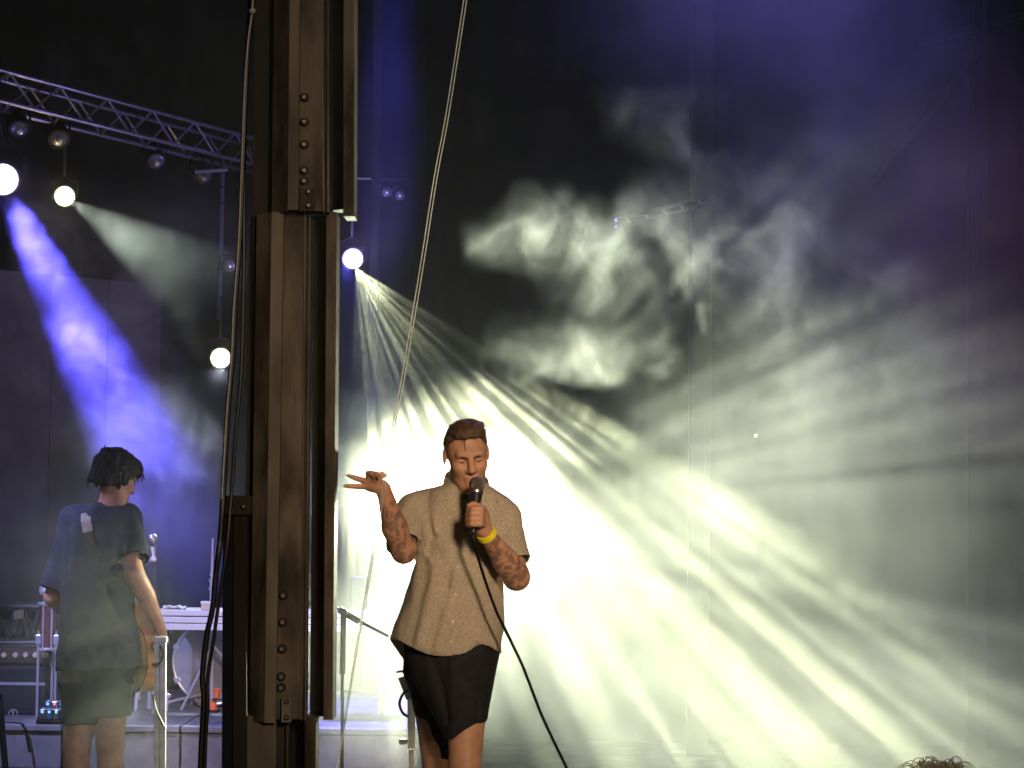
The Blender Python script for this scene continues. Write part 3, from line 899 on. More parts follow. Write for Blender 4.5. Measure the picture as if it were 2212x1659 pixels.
# bass drum
bd_c = P(462, 1452, 14.45); R = 92 * MPP(14.45)
bd_c.z = max(bd_c.z, rz + R + 0.01)
bd = empty('bass_drum', (bd_c.x, bd_c.y, rz), 'bass drum with dark head and chrome hoop behind the guitarist', 'drum')
ax = Vector((-0.10, -1, 0)).normalized()
MB().lathe(bd_c - ax * 0.38, ax, [(0, R * .955), (0.38, R * .955)], 48).build('shell', MATS['drum_black'], bd, True)
MB().lathe(bd_c + ax * 0.001, ax, [(0, R * .93), (0.003, R * .93), (0.004, R * 0.5)], 48).build('drum_head', MATS['drum_head'], bd, True)
MB().torus(bd_c, ax, R * .97, R * .035, 56, 8).build('hoop', MATS['chrome'], bd, True)
MB().torus(bd_c - ax * 0.055, ax, R * .985, R * .022, 56, 8).build('hoop', MATS['chrome'], bd, True)
sx = ax.cross(Vector((0, 0, 1))).normalized()
for i in range(8):
    w = math.pi / 8 + i * math.pi / 4
    d = sx * math.cos(w) + Vector((0, 0, 1)) * math.sin(w)
    c = bd_c + d * R * 1.01
    lg = MB().tube([c - ax * 0.12, c + ax * 0.012], 0.006, 6).build('tension_rod', MATS['chrome'], bd)
    MB().frame(c - ax * 0.02 - d * .02 - sx * .012, d * .035, ax.cross(d) * 0.026, ax * 0.035).build('claw', MATS['chrome'], lg, bevel=0.003)
for s in (-1, 1):
    MB().tube([bd_c - ax * 0.1 + sx * s * R * .8 - Vector((0, 0, R * .5)), (bd_c.x + s * R * 1.35, bd_c.y - 0.15, rz + 0.012)], 0.008, 8).build('spur', MATS['chrome'], bd)
# chrome feet and pedal glints to the left of the drum
pd = empty('hardware_stand', P(310, 1560, 14.0), 'chrome stand feet glinting behind the guitarist', 'stand')
base = P(322, 1562, 14.0); base.z = rz
for tx, ty in ((296, 1487), (297, 1508), (363, 1503)):
    q = P(tx, ty, 14.0)
    MB().tube([(base.x, 14.0, rz + .30), q, (q.x, 14.0 - .05, rz + .01)], 0.007, 6).build('leg', MATS['chrome'], pd)
    MB().lathe(q - Vector((0, 0, .012)), (0, 0, 1), [(0, .006), (.006, .018), (.018, .018), (.024, .006)], 10).build('joint', MATS['chrome'], pd, True)
MB().tube([(base.x, 14.0, rz + .02), (base.x, 14.0, rz + .62)], 0.011, 8).build('tube', MATS['chrome'], pd)

# floor tom
ft = P(104, 1400, 13.6); fr = 20 * MPP(13.6)
fz0, fz1 = P(104, 1404, 13.6).z, P(104, 1302, 13.6).z
tom = empty('floor_tom', (ft.x, 13.6, rz), 'maroon drum on chrome legs beside the guitarist', 'drum')
MB().lathe((ft.x, 13.6, fz0), (0, 0, 1), [(0, fr), (fz1 - fz0, fr)], 28).build('shell', MATS['drum_maroon'], tom, True)
for z in (fz0 + .006, fz1 - .006):
    MB().torus((ft.x, 13.6, z), (0, 0, 1), fr * 1.04, 0.009, 28, 6).build('hoop', MATS['chrome'], tom, True)
MB().lathe((ft.x, 13.6, fz1 + .001), (0, 0, 1), [(0, fr * .96), (.003, fr * .96)], 28).build('drum_head', MATS['paint_white'], tom)
for a in (-2.6, -0.55, 1.3):
    q = Vector((ft.x + fr * 1.12 * math.cos(a), 13.6 + fr * 1.12 * math.sin(a), fz0 + .1))
    lg = MB().tube([q, (q.x, q.y, rz + .005)], 0.007, 6).build('leg', MATS['chrome'], tom)
    MB().frame(q - Vector((.014, .012, .07)), (.028, 0, 0), (0, .024, 0), (0, 0, .05)).build('bracket', MATS['chrome'], lg, bevel=0.004)
for a in (-2.0, -1.1):
    q = Vector((ft.x + fr * 1.05 * math.cos(a), 13.6 + fr * 1.05 * math.sin(a), 0))
    MB().tube([(q.x, q.y, fz0 + .01), (q.x, q.y, fz1 - .01)], 0.005, 6).build('tension_rod', MATS['chrome'], tom)
# wing-nut on a rod above it
wnut = empty('cymbal_rod', P(95, 1300, 13.5), 'chrome rod with a pale ball and wing nut above the maroon drum', 'stand')
MB().tube([P(96, 1560, 13.75), P(96, 1300, 13.75), P(94, 1262, 13.75)], 0.006, 6).build('rod', MATS['chrome'], wnut)
MB().lathe(P(98, 1275, 13.73) - Vector((0, 0, .02)), (0, 0, 1), [(0, .008), (.012, .022), (.03, .022), (.042, .006)], 12).build('ball', MATS['paint_white'], wnut, True)
MB().tube(smooth_path([P(90, 1264, 13.72), P(87, 1272, 13.72), P(88, 1281, 13.72), P(94, 1283, 13.72)]), 0.006, 6).build('wing_nut', MATS['chrome'], wnut)

# amplifier head and cabinet at the far left
Ya = 13.7
amp = empty('amplifier', (P(20, 1500, Ya).x, Ya, rz), 'dark guitar amplifier with a row of cream knobs at lower left', 'amplifier')
a0, a1 = P(-70, 1435, Ya), P(112, 1396, Ya)
MB().box((a0.x, Ya, a0.z), (a1.x, Ya + .3, a1.z)).build('amp_head', MATS['amp_vinyl'], amp, bevel=0.008)
fp = MB().box((a0.x + .012, Ya - .004, a0.z + .012), (a1.x - .012, Ya - .0005, a1.z - .012)).build('control_panel', MATS['amp_panel'], amp)
for px in (-40, -16, 9, 34, 56, 77, 98):
    c = P(px, 1415, Ya); c.y = Ya - .004
    MB().lathe(c, (0, -1, 0), [(0, .016), (.010, .015), (.016, .011)], 14).build('knob', MATS['knob_cream'], fp, True)
c1 = P(112, 1438, Ya)
MB().box((a0.x, Ya, rz + .003), (a1.x, Ya + .34, a0.z - .004)).build('cabinet', MATS['amp_vinyl'], amp, bevel=0.01)
gr = MB().box((a0.x + .03, Ya - .004, rz + .035), (a1.x - .03, Ya - .0005, a0.z - .03)).build('grille', MATS['grille'], amp)
MB().box((a0.x + .03, Ya - .010, a0.z - .105), (a1.x - .03, Ya - .0045, a0.z - .09)).build('trim_strip', MATS['print_grey'], amp)
e = P(29, 1542, Ya); e.y = Ya - .006
bd_ = MB().torus(e, (0, 1, 0), .0225, .0035, 24, 6).build('badge', MATS['print_grey'], amp)
MB().tube([e + Vector((0, 0, .018)), e - Vector((0, 0, .018))], .0045, 6).tube([e + Vector((-.006, 0, .010)), e + Vector((.0, 0, .016))], .003, 5).build('badge_mark', MATS['print_grey'], bd_)

# pedal board on the riser edge
pb_ = empty('pedalboard', P(130, 1562, 13.2), 'effects pedalboard with cyan and red lights at the guitarist\'s feet', 'pedalboard')
q0, q1 = P(84, 1566, 13.2), P(168, 1560, 13.2)
MB().add([(q0.x, 13.12, rz + .003), (q1.x, 13.12, rz + .003), (q1.x, 13.45, rz + .003), (q0.x, 13.45, rz + .003),
          (q0.x, 13.12, rz + .02), (q1.x, 13.12, rz + .02), (q1.x, 13.45, rz + .085), (q0.x, 13.45, rz + .085)],
         [(0, 3, 2, 1), (4, 5, 6, 7), (0, 1, 5, 4), (1, 2, 6, 5), (2, 3, 7, 6), (3, 0, 4, 7)]).build('frame', MATS['black_metal'], pb_)
for i in range(5):
    for j in range(2):
        x = q0.x + .012 + (q1.x - q0.x - .02) * i / 5
        y = 13.14 + j * .15
        z = rz + .021 + (y - 13.12) * .197
        pe = MB().box((x, y, z), (x + .028, y + .1, z + .028 + .02)).build('pedal', MATS['pedal_blue'] if (i + j) % 2 else MATS['steel'], pb_, bevel=0.003)
        MB().lathe((x + .014, y + .02, z + .048), (0, 0, 1), [(0, .006), (.008, .006)], 8).build('footswitch', MATS['chrome'], pe)
        MB().lathe((x + .014, y - .001, z + .035), (0, -1, 0), [(0, .005), (.003, .004)], 8).build('led', MATS['led_red'] if (i, j) == (1, 1) else MATS['led_cyan'], pe)
MB().box((q1.x - .05, 13.30, rz + .115), (q1.x - .004, 13.34, rz + .13)).build('screen', MATS['led_cyan'], pb_)
MB().tube(smooth_path([P(112, 1556, 13.3), P(122, 1545, 13.3), P(134, 1536, 13.3), P(146, 1533, 13.3)]), .006, 6).build('patch_lead', MATS['chrome'], pb_)
ld = MB().tube(smooth_path([P(6, 1562, 13.2), P(36, 1563, 13.16), P(52, 1568, 13.06), P(58, 1590, 13.05), P(64, 1625, 13.05)]), .007, 6).build('floor_cable', MATS['black_rubber'], None, True)
tag(ld, 'dark cable draped over the left end of the riser', 'cable')
sl = empty('dark_stand', P(6, 1700, 12.4), 'dark stand leg in the bottom left corner', 'stand')
MB().tube([P(-2, 1500, 12.4), P(14, 1690, 12.4), P(24, 1800, 12.4)], .016, 8).build('leg', MATS['black_metal'], sl)
MB().tube([P(-2, 1500, 12.4), P(-30, 1800, 12.4)], .016, 8).build('leg', MATS['black_metal'], sl)
th = empty('black_wedge', P(10, 1330, 14.3), 'black lamp bar lying on the pinkish truss at far left', 'lamp bar')
MB().tube([P(-60, 1326, 14.3), P(30, 1328, 14.3)], .022, 10).build('body', MATS['black_metal'], th)
MB().frame(P(28, 1340, 14.28), (.045, 0, .01), (0, .08, 0), (0, 0, .05)).build('end_block', MATS['knob_cream'], th, bevel=.006)

# microphone on a small boom, right of the guitarist
mb_ = empty('boom_microphone', P(329, 1206, 13.0), 'small microphone on a boom arm right of the guitarist', 'microphone')
MB().tube([P(250, 1262, 13.2), P(306, 1225, 13.05), P(326, 1210, 13.0)], .010, 8).build('boom_arm', MATS['steel'], mb_)
MB().tube([P(250, 1262, 13.2), P(252, 1560, 13.2)], .011, 8).build('stand', MATS['black_metal'], mb_)
MB().lathe(P(331, 1209, 13.0), P(338, 1206, 12.9) - P(331, 1209, 13.0), [(-.02, .014), (.015, .018), (.03, .010)], 10).build('clip', MATS['knob_cream'], mb_, True)
MB().tube([P(333, 1206, 13.0), P(330, 1180, 13.0)], [.008, .012], 10).build('body', MATS['knob_cream'], mb_, True)
MB().lathe(P(330, 1181, 13.0), (-.03, 0, 1), [(0, .012), (.02, .024), (.04, .027), (.055, .022), (.064, .006)], 14).build('grille_ball', MATS['steel'], mb_, True)

# grey upright in front of the guitarist
gs = empty('grey_upright', P(342, 1900, 11.5), 'grey metal upright with a hanging lead beside the guitar', 'stand')
def vbar(x0, x1, xb0, xb1, y0, y1, Y, d, name, mt, parent):
    a, b, c, e_ = P(x0, y0, Y), P(x1, y0, Y), P(xb0, y1, Y), P(xb1, y1, Y)
    dy = Vector((0, d, 0))
    return MB().add([c, e_, e_ + dy, c + dy, a, b, b + dy, a + dy], [(0, 3, 2, 1), (4, 5, 6, 7), (0, 1, 5, 4), (1, 2, 6, 5), (2, 3, 7, 6), (3, 0, 4, 7)]).build(name, MATS[mt], parent, bevel=.003)
vbar(333, 344.5, 331, 343, 1382, 1900, 11.5, .03, 'rail', 'grey_metal', gs)
vbar(345.5, 358, 344.5, 356, 1382, 1900, 11.5, .03, 'rail', 'grey_metal', gs)
vbar(331, 360, 331, 360, 1376, 1388, 11.495, .04, 'cap', 'grey_metal', gs)
MB().box((P(322, 1900, 11.5).x, 11.3, FLOOR + .001), (P(368, 1900, 11.5).x, 11.75, FLOOR + .02)).build('foot', MATS['grey_metal'], gs)
vbar(333, 356, 332, 355, 1900, 2010, 11.5, .03, 'rail', 'grey_metal', gs)
gl = MB().tube(smooth_path([P(330, 1436, 11.48), P(342, 1434, 11.46), P(352, 1418, 11.46), P(350, 1402, 11.46), P(345, 1396, 11.46)]) , .006, 6).build('lead', MATS['black_rubber'], None, True)
tag(gl, 'dark lead looped round the top of the grey upright', 'cable')
g2 = MB().tube(smooth_path([P(330, 1500, 11.48), P(336, 1530, 11.46), P(350, 1560, 11.46), P(358, 1576, 11.46)]), .005, 6).build('lead', MATS['black_rubber'], None, True)
tag(g2, 'dark lead slanting across the lower part of the grey upright', 'cable')
for (px, py, h, tap, lab) in ((468, 1488, 20, 0.6, 'upper of two small orange tapered cups by the bass drum'), (461, 1512, 21, 1.3, 'lower of two small orange tapered cups by the bass drum')):
    c = P(px, py + h, 13.3)
    kk = MPP(13.3)
    o = MB().lathe(c, (0, 0, 1), [(0, 7.5 * kk * tap ** .5), (h * kk, 7.5 * kk / tap ** .5)], 12).build('orange_cup', MATS['orange_cloth'], None, True)
    tag(o, lab, 'cup')
shf = empty('cup_shelf', P(468, 1540, 13.3), 'dark stand added to carry the orange cups', 'stand')  # invented support under the cups
cz1, cz2 = P(461, 1533, 13.3).z, P(468, 1508, 13.3).z
pc = P(461, 1533, 13.3)
MB().box((pc.x - .03, 13.25, cz1 - .012), (pc.x + .03, 13.36, cz1 - .001)).build('shelf', MATS['black_metal'], shf)
pc2 = P(468, 1508, 13.3)
MB().box((pc2.x - .018, 13.25, cz2 - .008), (pc2.x + .06, 13.36, cz2 - .001)).build('shelf', MATS['black_metal'], shf)
MB().tube([(pc2.x + .045, 13.34, rz + .002), (pc2.x + .045, 13.34, cz2 - .008)], .012, 8).build('stem', MATS['black_metal'], shf)

# boom stand and lighting stand behind the singer
bs = empty('microphone_stand', P(741, 1900, 11.4), 'dark microphone boom stand between the post and the singer', 'stand')
vb = P(741, 2000, 11.4); vb.z = FLOOR
MB().tube([P(738, 1900, 11.4), P(739.5, 1450, 11.4)], .0075, 8).build('lower_tube', MATS['black_metal'], bs, True)
MB().tube([P(739.5, 1456, 11.4), P(742, 1340, 11.4), P(743, 1314, 11.4)], [.0125, .0125, .015], 10).build('upper_tube', MATS['black_metal'], bs, True)
MB().tube([P(716, 1309, 11.35), P(738, 1318, 11.37)], .007, 8).tube([P(733, 1316, 11.37), P(775, 1341, 11.4)], .016, 10).tube([P(772, 1339, 11.4), P(838, 1373, 11.5)], .0085, 8).build('boom', MATS['black_metal'], bs, True)
MB().lathe(P(743, 1322, 11.36), (0, -1, 0), [(0, .018), (.02, .018), (.026, .01)], 12).build('clutch', MATS['black_metal'], bs, True)
lo_ = P(738, 1900, 11.4)
MB().tube([lo_, (lo_.x, lo_.y, FLOOR + .02)], .0075, 8).build('lower_tube', MATS['black_metal'], bs)
MB().lathe((lo_.x, lo_.y, FLOOR + .001), (0, 0, 1), [(0, .13), (.012, .13), (.02, .05)], 24).build('base', MATS['black_metal'], bs, True)

ls = empty('light_stand', P(888, 1900, 10.3), 'pale square-section stand behind the singer\'s leg', 'stand')
vbar(880, 897, 880, 897.5, 1506, 1618, 10.3, .03, 'outer_tube', 'paint_white', ls)
vbar(883, 895, 883, 895, 1619, 2000, 10.305, .022, 'inner_tube', 'paint_white', ls)
MB().lathe(P(880, 1602, 10.29), (-1, -.2, 0), [(0, .008), (.012, .012), (.03, .012), (.034, .004)], 10).build('knob', MATS['paint_white'], ls, True)
MB().tube([P(871, 1460, 10.3), P(889, 1508, 10.3)], .022, 10).build('head', MATS['grey_metal'], ls, True)
q = P(889, 2000, 10.3)
for a in (.5, 2.6, 4.7):
    MB().tube([(q.x, 10.31, q.z + .12), (q.x + .3 * math.cos(a), 10.31 + .3 * math.sin(a), FLOOR + .01)], .010, 6).build('leg', MATS['paint_white'], ls)
wc = MB().tube(smooth_path([P(882, 1490, 10.27), P(870, 1500, 10.27), P(863, 1520, 10.27), P(870, 1540, 10.27), P(882, 1548, 10.27)]), .0055, 6).build('lead', MATS['black_rubber'], None, True)
tag(wc, 'thin lead looping out beside the pale stand', 'cable')
w2 = MB().tube(smooth_path([P(856, 1453, 10.27), P(866, 1450, 10.27), P(876, 1452, 10.27), P(884, 1462, 10.27)]), .004, 6).build('lead', MATS['black_rubber'], None, True)
tag(w2, 'short lead at the top of the pale stand', 'cable')


# ---------------------------------------------------------------- sculpting with smooth unions
def V(*p): return np.array(p, dtype=np.float32)
def A(v): return np.array(v, dtype=np.float32)

def smin(a, b, k):
    if k <= 0: return np.minimum(a, b)
    h = np.clip(0.5 + 0.5 * (b - a) / k, 0, 1)
    return b + (a - b) * h - k * h * (1 - h)

def smax(a, b, k): return -smin(-a, -b, k)

def capsule(p, a, b, ra, rb):
    a, b = A(a), A(b); ab = b - a
    t = np.clip(((p - a) @ ab) / max(float(ab @ ab), 1e-9), 0, 1)
    return np.linalg.norm(p - a - t[:, None] * ab, axis=1) - (ra + t * (rb - ra))

def chain(p, pts, rs, k=0.0):
    d = None
    for i in range(len(pts) - 1):
        c = capsule(p, pts[i], pts[i + 1], rs[i], rs[i + 1])
        d = c if d is None else smin(d, c, k)
    return d

def ellip(p, c, r, M=None):
    q = p - A(c)
    if M is not None: q = q @ M            # columns of M are the local axes
    r = A(r)
    k0 = np.linalg.norm(q / r, axis=1); k1 = np.linalg.norm(q / (r * r), axis=1)
    return k0 * (k0 - 1.0) / np.maximum(k1, 1e-6)

def section(p, zs, cx, hw, cy, hd, e=2.4):
    """Body of changing oval cross-section up the z axis."""
    z = p[:, 2]
    o = np.argsort(zs); zs = np.array(zs)[o]
    f = lambda q: np.interp(z, zs, np.array(q)[o])
    X, W, Yc, D = f(cx), f(hw), f(cy), f(hd)
    q = (np.abs((p[:, 0] - X) / W) ** e + np.abs((p[:, 1] - Yc) / D) ** e) ** (1 / e)
    d = (q - 1) * np.minimum(W, D)
    d = np.maximum(d, np.maximum(zs[0] - z, z - zs[-1]))
    return d

_rs = np.random.RandomState(7)
_lat = _rs.rand(32, 32, 32).astype(np.float32)

def vnoise(p, s):
    q = p * s + 100.0
    i = np.floor(q).astype(int); f = q - i; f = f * f * (3 - 2 * f)
    out = 0
    for dx in (0, 1):
        for dy in (0, 1):
            for dz in (0, 1):
                w = (f[:, 0] if dx else 1 - f[:, 0]) * (f[:, 1] if dy else 1 - f[:, 1]) * (f[:, 2] if dz else 1 - f[:, 2])
                out = out + w * _lat[(i[:, 0] + dx) % 32, (i[:, 1] + dy) % 32, (i[:, 2] + dz) % 32]
    return out - 0.5

def sculpt(fn, lo, hi, vox, pad=0.03):
    """Surface of fn(points) < 0, evaluated block by block near the surface only."""
    lo, hi = A(lo), A(hi)
    B = 12
    nb = np.ceil((hi - lo) / (vox * B)).astype(int)
    n = nb * B
    arr = np.full(tuple(n), 1.0, dtype=np.float32)
    bi = np.stack(np.meshgrid(*[np.arange(q) for q in nb], indexing='ij'), -1).reshape(-1, 3)
    cen = lo + (bi + 0.5) * B * vox
    dc = fn(cen.astype(np.float32))
    rad = B * vox * 0.87 + pad
    loc = np.stack(np.meshgrid(*[np.arange(B)] * 3, indexing='ij'), -1).reshape(-1, 3)
    near = np.abs(dc) < rad
    for (b, d) in zip(bi[~near], dc[~near]):
        if d < 0:
            arr[b[0] * B:b[0] * B + B, b[1] * B:b[1] * B + B, b[2] * B:b[2] * B + B] = -1.0
    nb_ = bi[near]
    for s in range(0, len(nb_), 200):
        bb = nb_[s:s + 200]
        idx = (bb[:, None, :] * B + loc[None]).reshape(-1, 3)
        d = fn((lo + idx * vox).astype(np.float32)) / vox
        arr[idx[:, 0], idx[:, 1], idx[:, 2]] = np.clip(d, -3, 3)
    g = openvdb.FloatGrid(3.0)
    g.copyFromArray(arr)
    v, q = g.convertToQuads(0.0)
    return lo + v * vox, q[:, ::-1]

def sculpt_obj(name, fn, lo, hi, vox, mt, parent=None, cuts=None, solid=0.0, relax=1, ink=None, pad=0.03):
    v, q = sculpt(fn, lo, hi, vox, pad)
    me = bpy.data.meshes.new(name)
    me.from_pydata(v.tolist(), [], q.tolist())
    bm = bmesh.new(); bm.from_mesh(me)
    if relax:
        for _ in range(relax):
            bmesh.ops.smooth_vert(bm, verts=bm.verts, factor=0.5, use_axis_x=True, use_axis_y=True, use_axis_z=True)
    if cuts is not None:
        bm.verts.ensure_lookup_table()
        co = np.array([w.co[:] for w in bm.verts], dtype=np.float32)
        bad = np.zeros(len(co), bool)
        for c in cuts: bad |= np.abs(c(co)) < vox * 0.75
        kill = [f for f in bm.faces if all(bad[w.index] for w in f.verts)]
        bmesh.ops.delete(bm, geom=kill, context='FACES')
    bmesh.ops.recalc_face_normals(bm, faces=bm.faces)
    bm.to_mesh(me); bm.free()
    o = link(name, me, mt, parent, smooth=True)
    if solid:
        md = o.modifiers.new('thick', 'SOLIDIFY'); md.thickness = solid; md.offset = -1
    if ink is not None:
        co = np.empty(len(me.vertices) * 3, dtype=np.float32); me.vertices.foreach_get('co', co)
        w = ink(co.reshape(-1, 3)).astype(np.float32)
        at = me.attributes.new('ink', 'FLOAT', 'POINT'); at.data.foreach_set('value', w)
    return o

def skin_mat(name, color, ink_col=(0.035, 0.035, 0.045)):
    mt = mat(name, color, 0.5, var=0.12, scale=22, bump=0.05, bump_scale=160, sss=0.15, spec=0.4)
    nt = mt.node_tree; n = nt.nodes; b = n['Principled BSDF']
    src = b.inputs['Base Color'].links[0].from_socket
    at = n.new('ShaderNodeAttribute'); at.attribute_name = 'ink'
    tc = n.new('ShaderNodeTexCoord')
    nz = n.new('ShaderNodeTexNoise'); nz.inputs['Scale'].default_value = 24; nz.inputs['Detail'].default_value = 3; nz.inputs['Distortion'].default_value = 1.4
    nt.links.new(tc.outputs['Object'], nz.inputs['Vector'])
    mr = n.new('ShaderNodeMapRange'); mr.inputs['From Min'].default_value = 0.46; mr.inputs['From Max'].default_value = 0.54
    nt.links.new(nz.outputs['Fac'], mr.inputs['Value'])
    mu = n.new('ShaderNodeMath'); mu.operation = 'MULTIPLY'
    nt.links.new(mr.outputs[0], mu.inputs[0]); nt.links.new(at.outputs['Fac'], mu.inputs[1])
    mx = n.new('ShaderNodeMix'); mx.data_type = 'RGBA'
    nt.links.new(mu.outputs[0], mx.inputs['Factor']); nt.links.new(src, mx.inputs['A']); mx.inputs['B'].default_value = (*ink_col, 1)
    nt.links.new(mx.outputs['Result'], b.inputs['Base Color'])
    return mt

skin_mat('skin_singer', (0.50, 0.28, 0.18))
skin_mat('skin_guitarist', (0.40, 0.205, 0.12))
mat('shirt_beige', (0.47, 0.42, 0.33), 0.85, var=0.22, scale=170, bump=0.35, bump_scale=420, translucent=0.14, spec=0.1)
mat('shorts_black', (0.016, 0.017, 0.021), 0.8, var=0.2, scale=30, bump=0.3, bump_scale=300, spec=0.2)
mat('tee_black', (0.030, 0.034, 0.040), 0.85, var=0.15, scale=24, bump=0.3, bump_scale=300, spec=0.15)
mat('hair_brown', (0.105, 0.068, 0.042), 0.5, var=0.4, scale=60, bump=0.6, bump_scale=120, stretch=(1, .25, 1), spec=0.4)
mat('hair_dark', (0.016, 0.012, 0.012), 0.65, var=0.4, scale=60, bump=0.6, bump_scale=90, stretch=(1, 1, .2), spec=0.15)
mat('brow_dark', (0.07, 0.038, 0.024), 0.7)
mat('lip', (0.42, 0.17, 0.12), 0.4)
mat('wristband', (0.85, 0.80, 0.03), 0.4)
mat('mic_grille', (0.22, 0.20, 0.18), 0.4, 0.7, var=0.5, scale=700, bump=0.6, bump_scale=900)
mat('shoe_white', (0.6, 0.6, 0.58), 0.5)
mat('button_pale', (0.6, 0.54, 0.42), 0.35)


def frame_m(yaw, pitch, roll):
    """Local axes of a head: yaw about z, nod (chin down positive), then tilt."""
    return np.array((Matrix.Rotation(yaw, 3, 'Z') @ Matrix.Rotation(roll, 3, 'Y') @ Matrix.Rotation(pitch, 3, 'X')), dtype=np.float32)


def head_sdf(p, c, M, s=1.0, face=True):
    """Head centred between the eyes and ears; local x right, y back, z up."""
    q = ((p - A(c)) @ M) / s
    d = ellip(q, (0, .018, .033), (.0755, .095, .082))
    d = smin(d, ellip(q, (0, -.030, -.040), (.060, .064, .086)), .035)
    d = smin(d, ellip(q, (0, -.072, -.103), (.026, .024, .022)), .03)
    for sx in (-1, 1):
        d = smin(d, capsule(q, (sx * .039, -.004, -.060), (sx * .018, -.066, -.106), .018, .016), .025)
        d = smin(d, ellip(q, (sx * .038, -.064, -.026), (.023, .024, .020)), .025)
    if face:
        d = smin(d, capsule(q, (-.034, -.080, .020), (.034, -.080, .020), .013, .013), .022)
        for sx in (-1, 1):
            d = smax(d, -ellip(q, (sx * .029, -.108, -.003), (.020, .032, .0135)), .014)
            d = smin(d, ellip(q, (sx * .031, -.0735, -.002), (.016, .012, .010)), .004)
        d = smin(d, capsule(q, (0, -.088, .012), (0, -.112, -.030), .0085, .0135), .012)
        for sx in (-1, 1):
            d = smin(d, ellip(q, (sx * .0125, -.100, -.036), (.0085, .010, .0075)), .006)
        d = smin(d, capsule(q, (-.017, -.088, -.060), (.017, -.088, -.060), .0075, .0075), .008)
        d = smin(d, capsule(q, (-.014, -.087, -.073), (.014, -.087, -.073), .0085, .0085), .008)
        d = smax(d, -capsule(q, (-.022, -.098, -.0665), (.022, -.098, -.0665), .0022, .0022), .004)
    for sx in (-1, 1):
        e = ellip(q, (sx * .0775, .016, -.006), (.008, .016, .028))
        e = smax(e, -ellip(q, (sx * .090, .008, -.004), (.009, .011, .019)), .006)
        d = smin(d, e, .008)
    return d * s


def on_surface(fn, start, direction, n=140):
    """March a point along direction until it meets the surface fn = 0."""
    p = A(start).copy(); d = A(direction) / np.linalg.norm(direction)
    for _ in range(n):
        w = float(fn(p[None])[0])
        if w < 0.0004: break
        p = p + d * float(np.clip(w, -.05, .05)) * 0.8
        if np.linalg.norm(p - A(start)) > .7: return None
    return p if w < .008 else None


# ================================================================ the singer
YS = 9.0
def S(px, py, dy=0.0): return A(P(px, py, YS + dy))
kS = MPP(YS)

singer = empty('person', P(1000, 2037, YS), 'person in loose beige shirt and dark shorts singing into a hand-held microphone, one hand raised', 'person')
singer.location.z = FLOOR
Hc = S(1008, 982, -0.03)
HM = frame_m(math.radians(9), math.radians(15), math.radians(-6)) * 1.0
HS = 0.98
# arms
rW, rE, rS = S(829, 1058, -.20), S(872, 1190, -.10), S(897, 1096, .02)
lW, lE, lS = S(1044, 1144, -.24), S(1116, 1247, -.07), S(1088, 1110, .02)


def fingers_right(p):
    d = capsule(p, S(824, 1054, -.20), S(800, 1044, -.22), .026, .024)
    d = smin(d, ellip(p, S(806, 1045, -.22), (.030, .020, .026)), .015)
    d = smin(d, chain(p, [S(795, 1041, -.23), S(778, 1036, -.25), S(764, 1031.5, -.255), S(751, 1027, -.26)], [.0115, .0098, .0086, .0068]), .006)
    d = smin(d, chain(p, [S(797, 1050, -.22), S(779, 1051, -.24), S(762, 1050.5, -.245), S(745, 1050, -.25)], [.0118, .0100, .0088, .0068]), .006)
    d = smin(d, chain(p, [S(801, 1042, -.235), S(795, 1023, -.255), S(803, 1021, -.275), S(808, 1029, -.27)], [.011, .0098, .009, .008]), .005)
    d = smin(d, chain(p, [S(810, 1040, -.24), S(807, 1025, -.268), S(814, 1022, -.285), S(818, 1030, -.275)], [.010, .009, .0082, .0072]), .005)
    d = smin(d, chain(p, [S(819, 1048, -.22), S(819, 1032, -.235), S(824, 1023, -.235), S(831, 1027, -.235)], [.013, .011, .0095, .0082]), .006)
    return d


MICT, MICB = S(1030, 1050, -.225), S(1022, 1152, -.285)


def fingers_left(p):
    d = smin(capsule(p, S(1046, 1142, -.24), S(1040, 1122, -.255), .026, .024), ellip(p, S(1043, 1114, -.255), (.022, .026, .036)), .015)
    for i, (y, l) in enumerate(((1099, 1.0), (1110, 1.04), (1121, 1.0), (1132, .88))):
        x0, x1 = 1045 - i * .6, 1027 - i * .9
        d = smin(d, chain(p, [S(x0, y + 1, -.272), S(x0 - 6, y, -.305), S(x1 - 6 * l, y + .5, -.312), S(x1 - 16 * l, y + 2, -.285), S(x1 - 11 * l, y + 3, -.262)], [.0118, .0112, .0102, .0094, .008]), .0035)
    d = smin(d, chain(p, [S(1044, 1112, -.245), S(1036, 1095, -.262), S(1024, 1089, -.285), S(1013, 1092, -.295)], [.014, .0125, .0108, .009]), .006)
    return d


FOOT_F, KNEE_F, HIP_F = S(1006, 2005, -.02), S(1004, 1675, -.05), S(1010, 1430, 0)
FOOT_R, KNEE_R, HIP_R = S(945, 1975, .58), S(952, 1700, .29), S(935, 1430, .12)


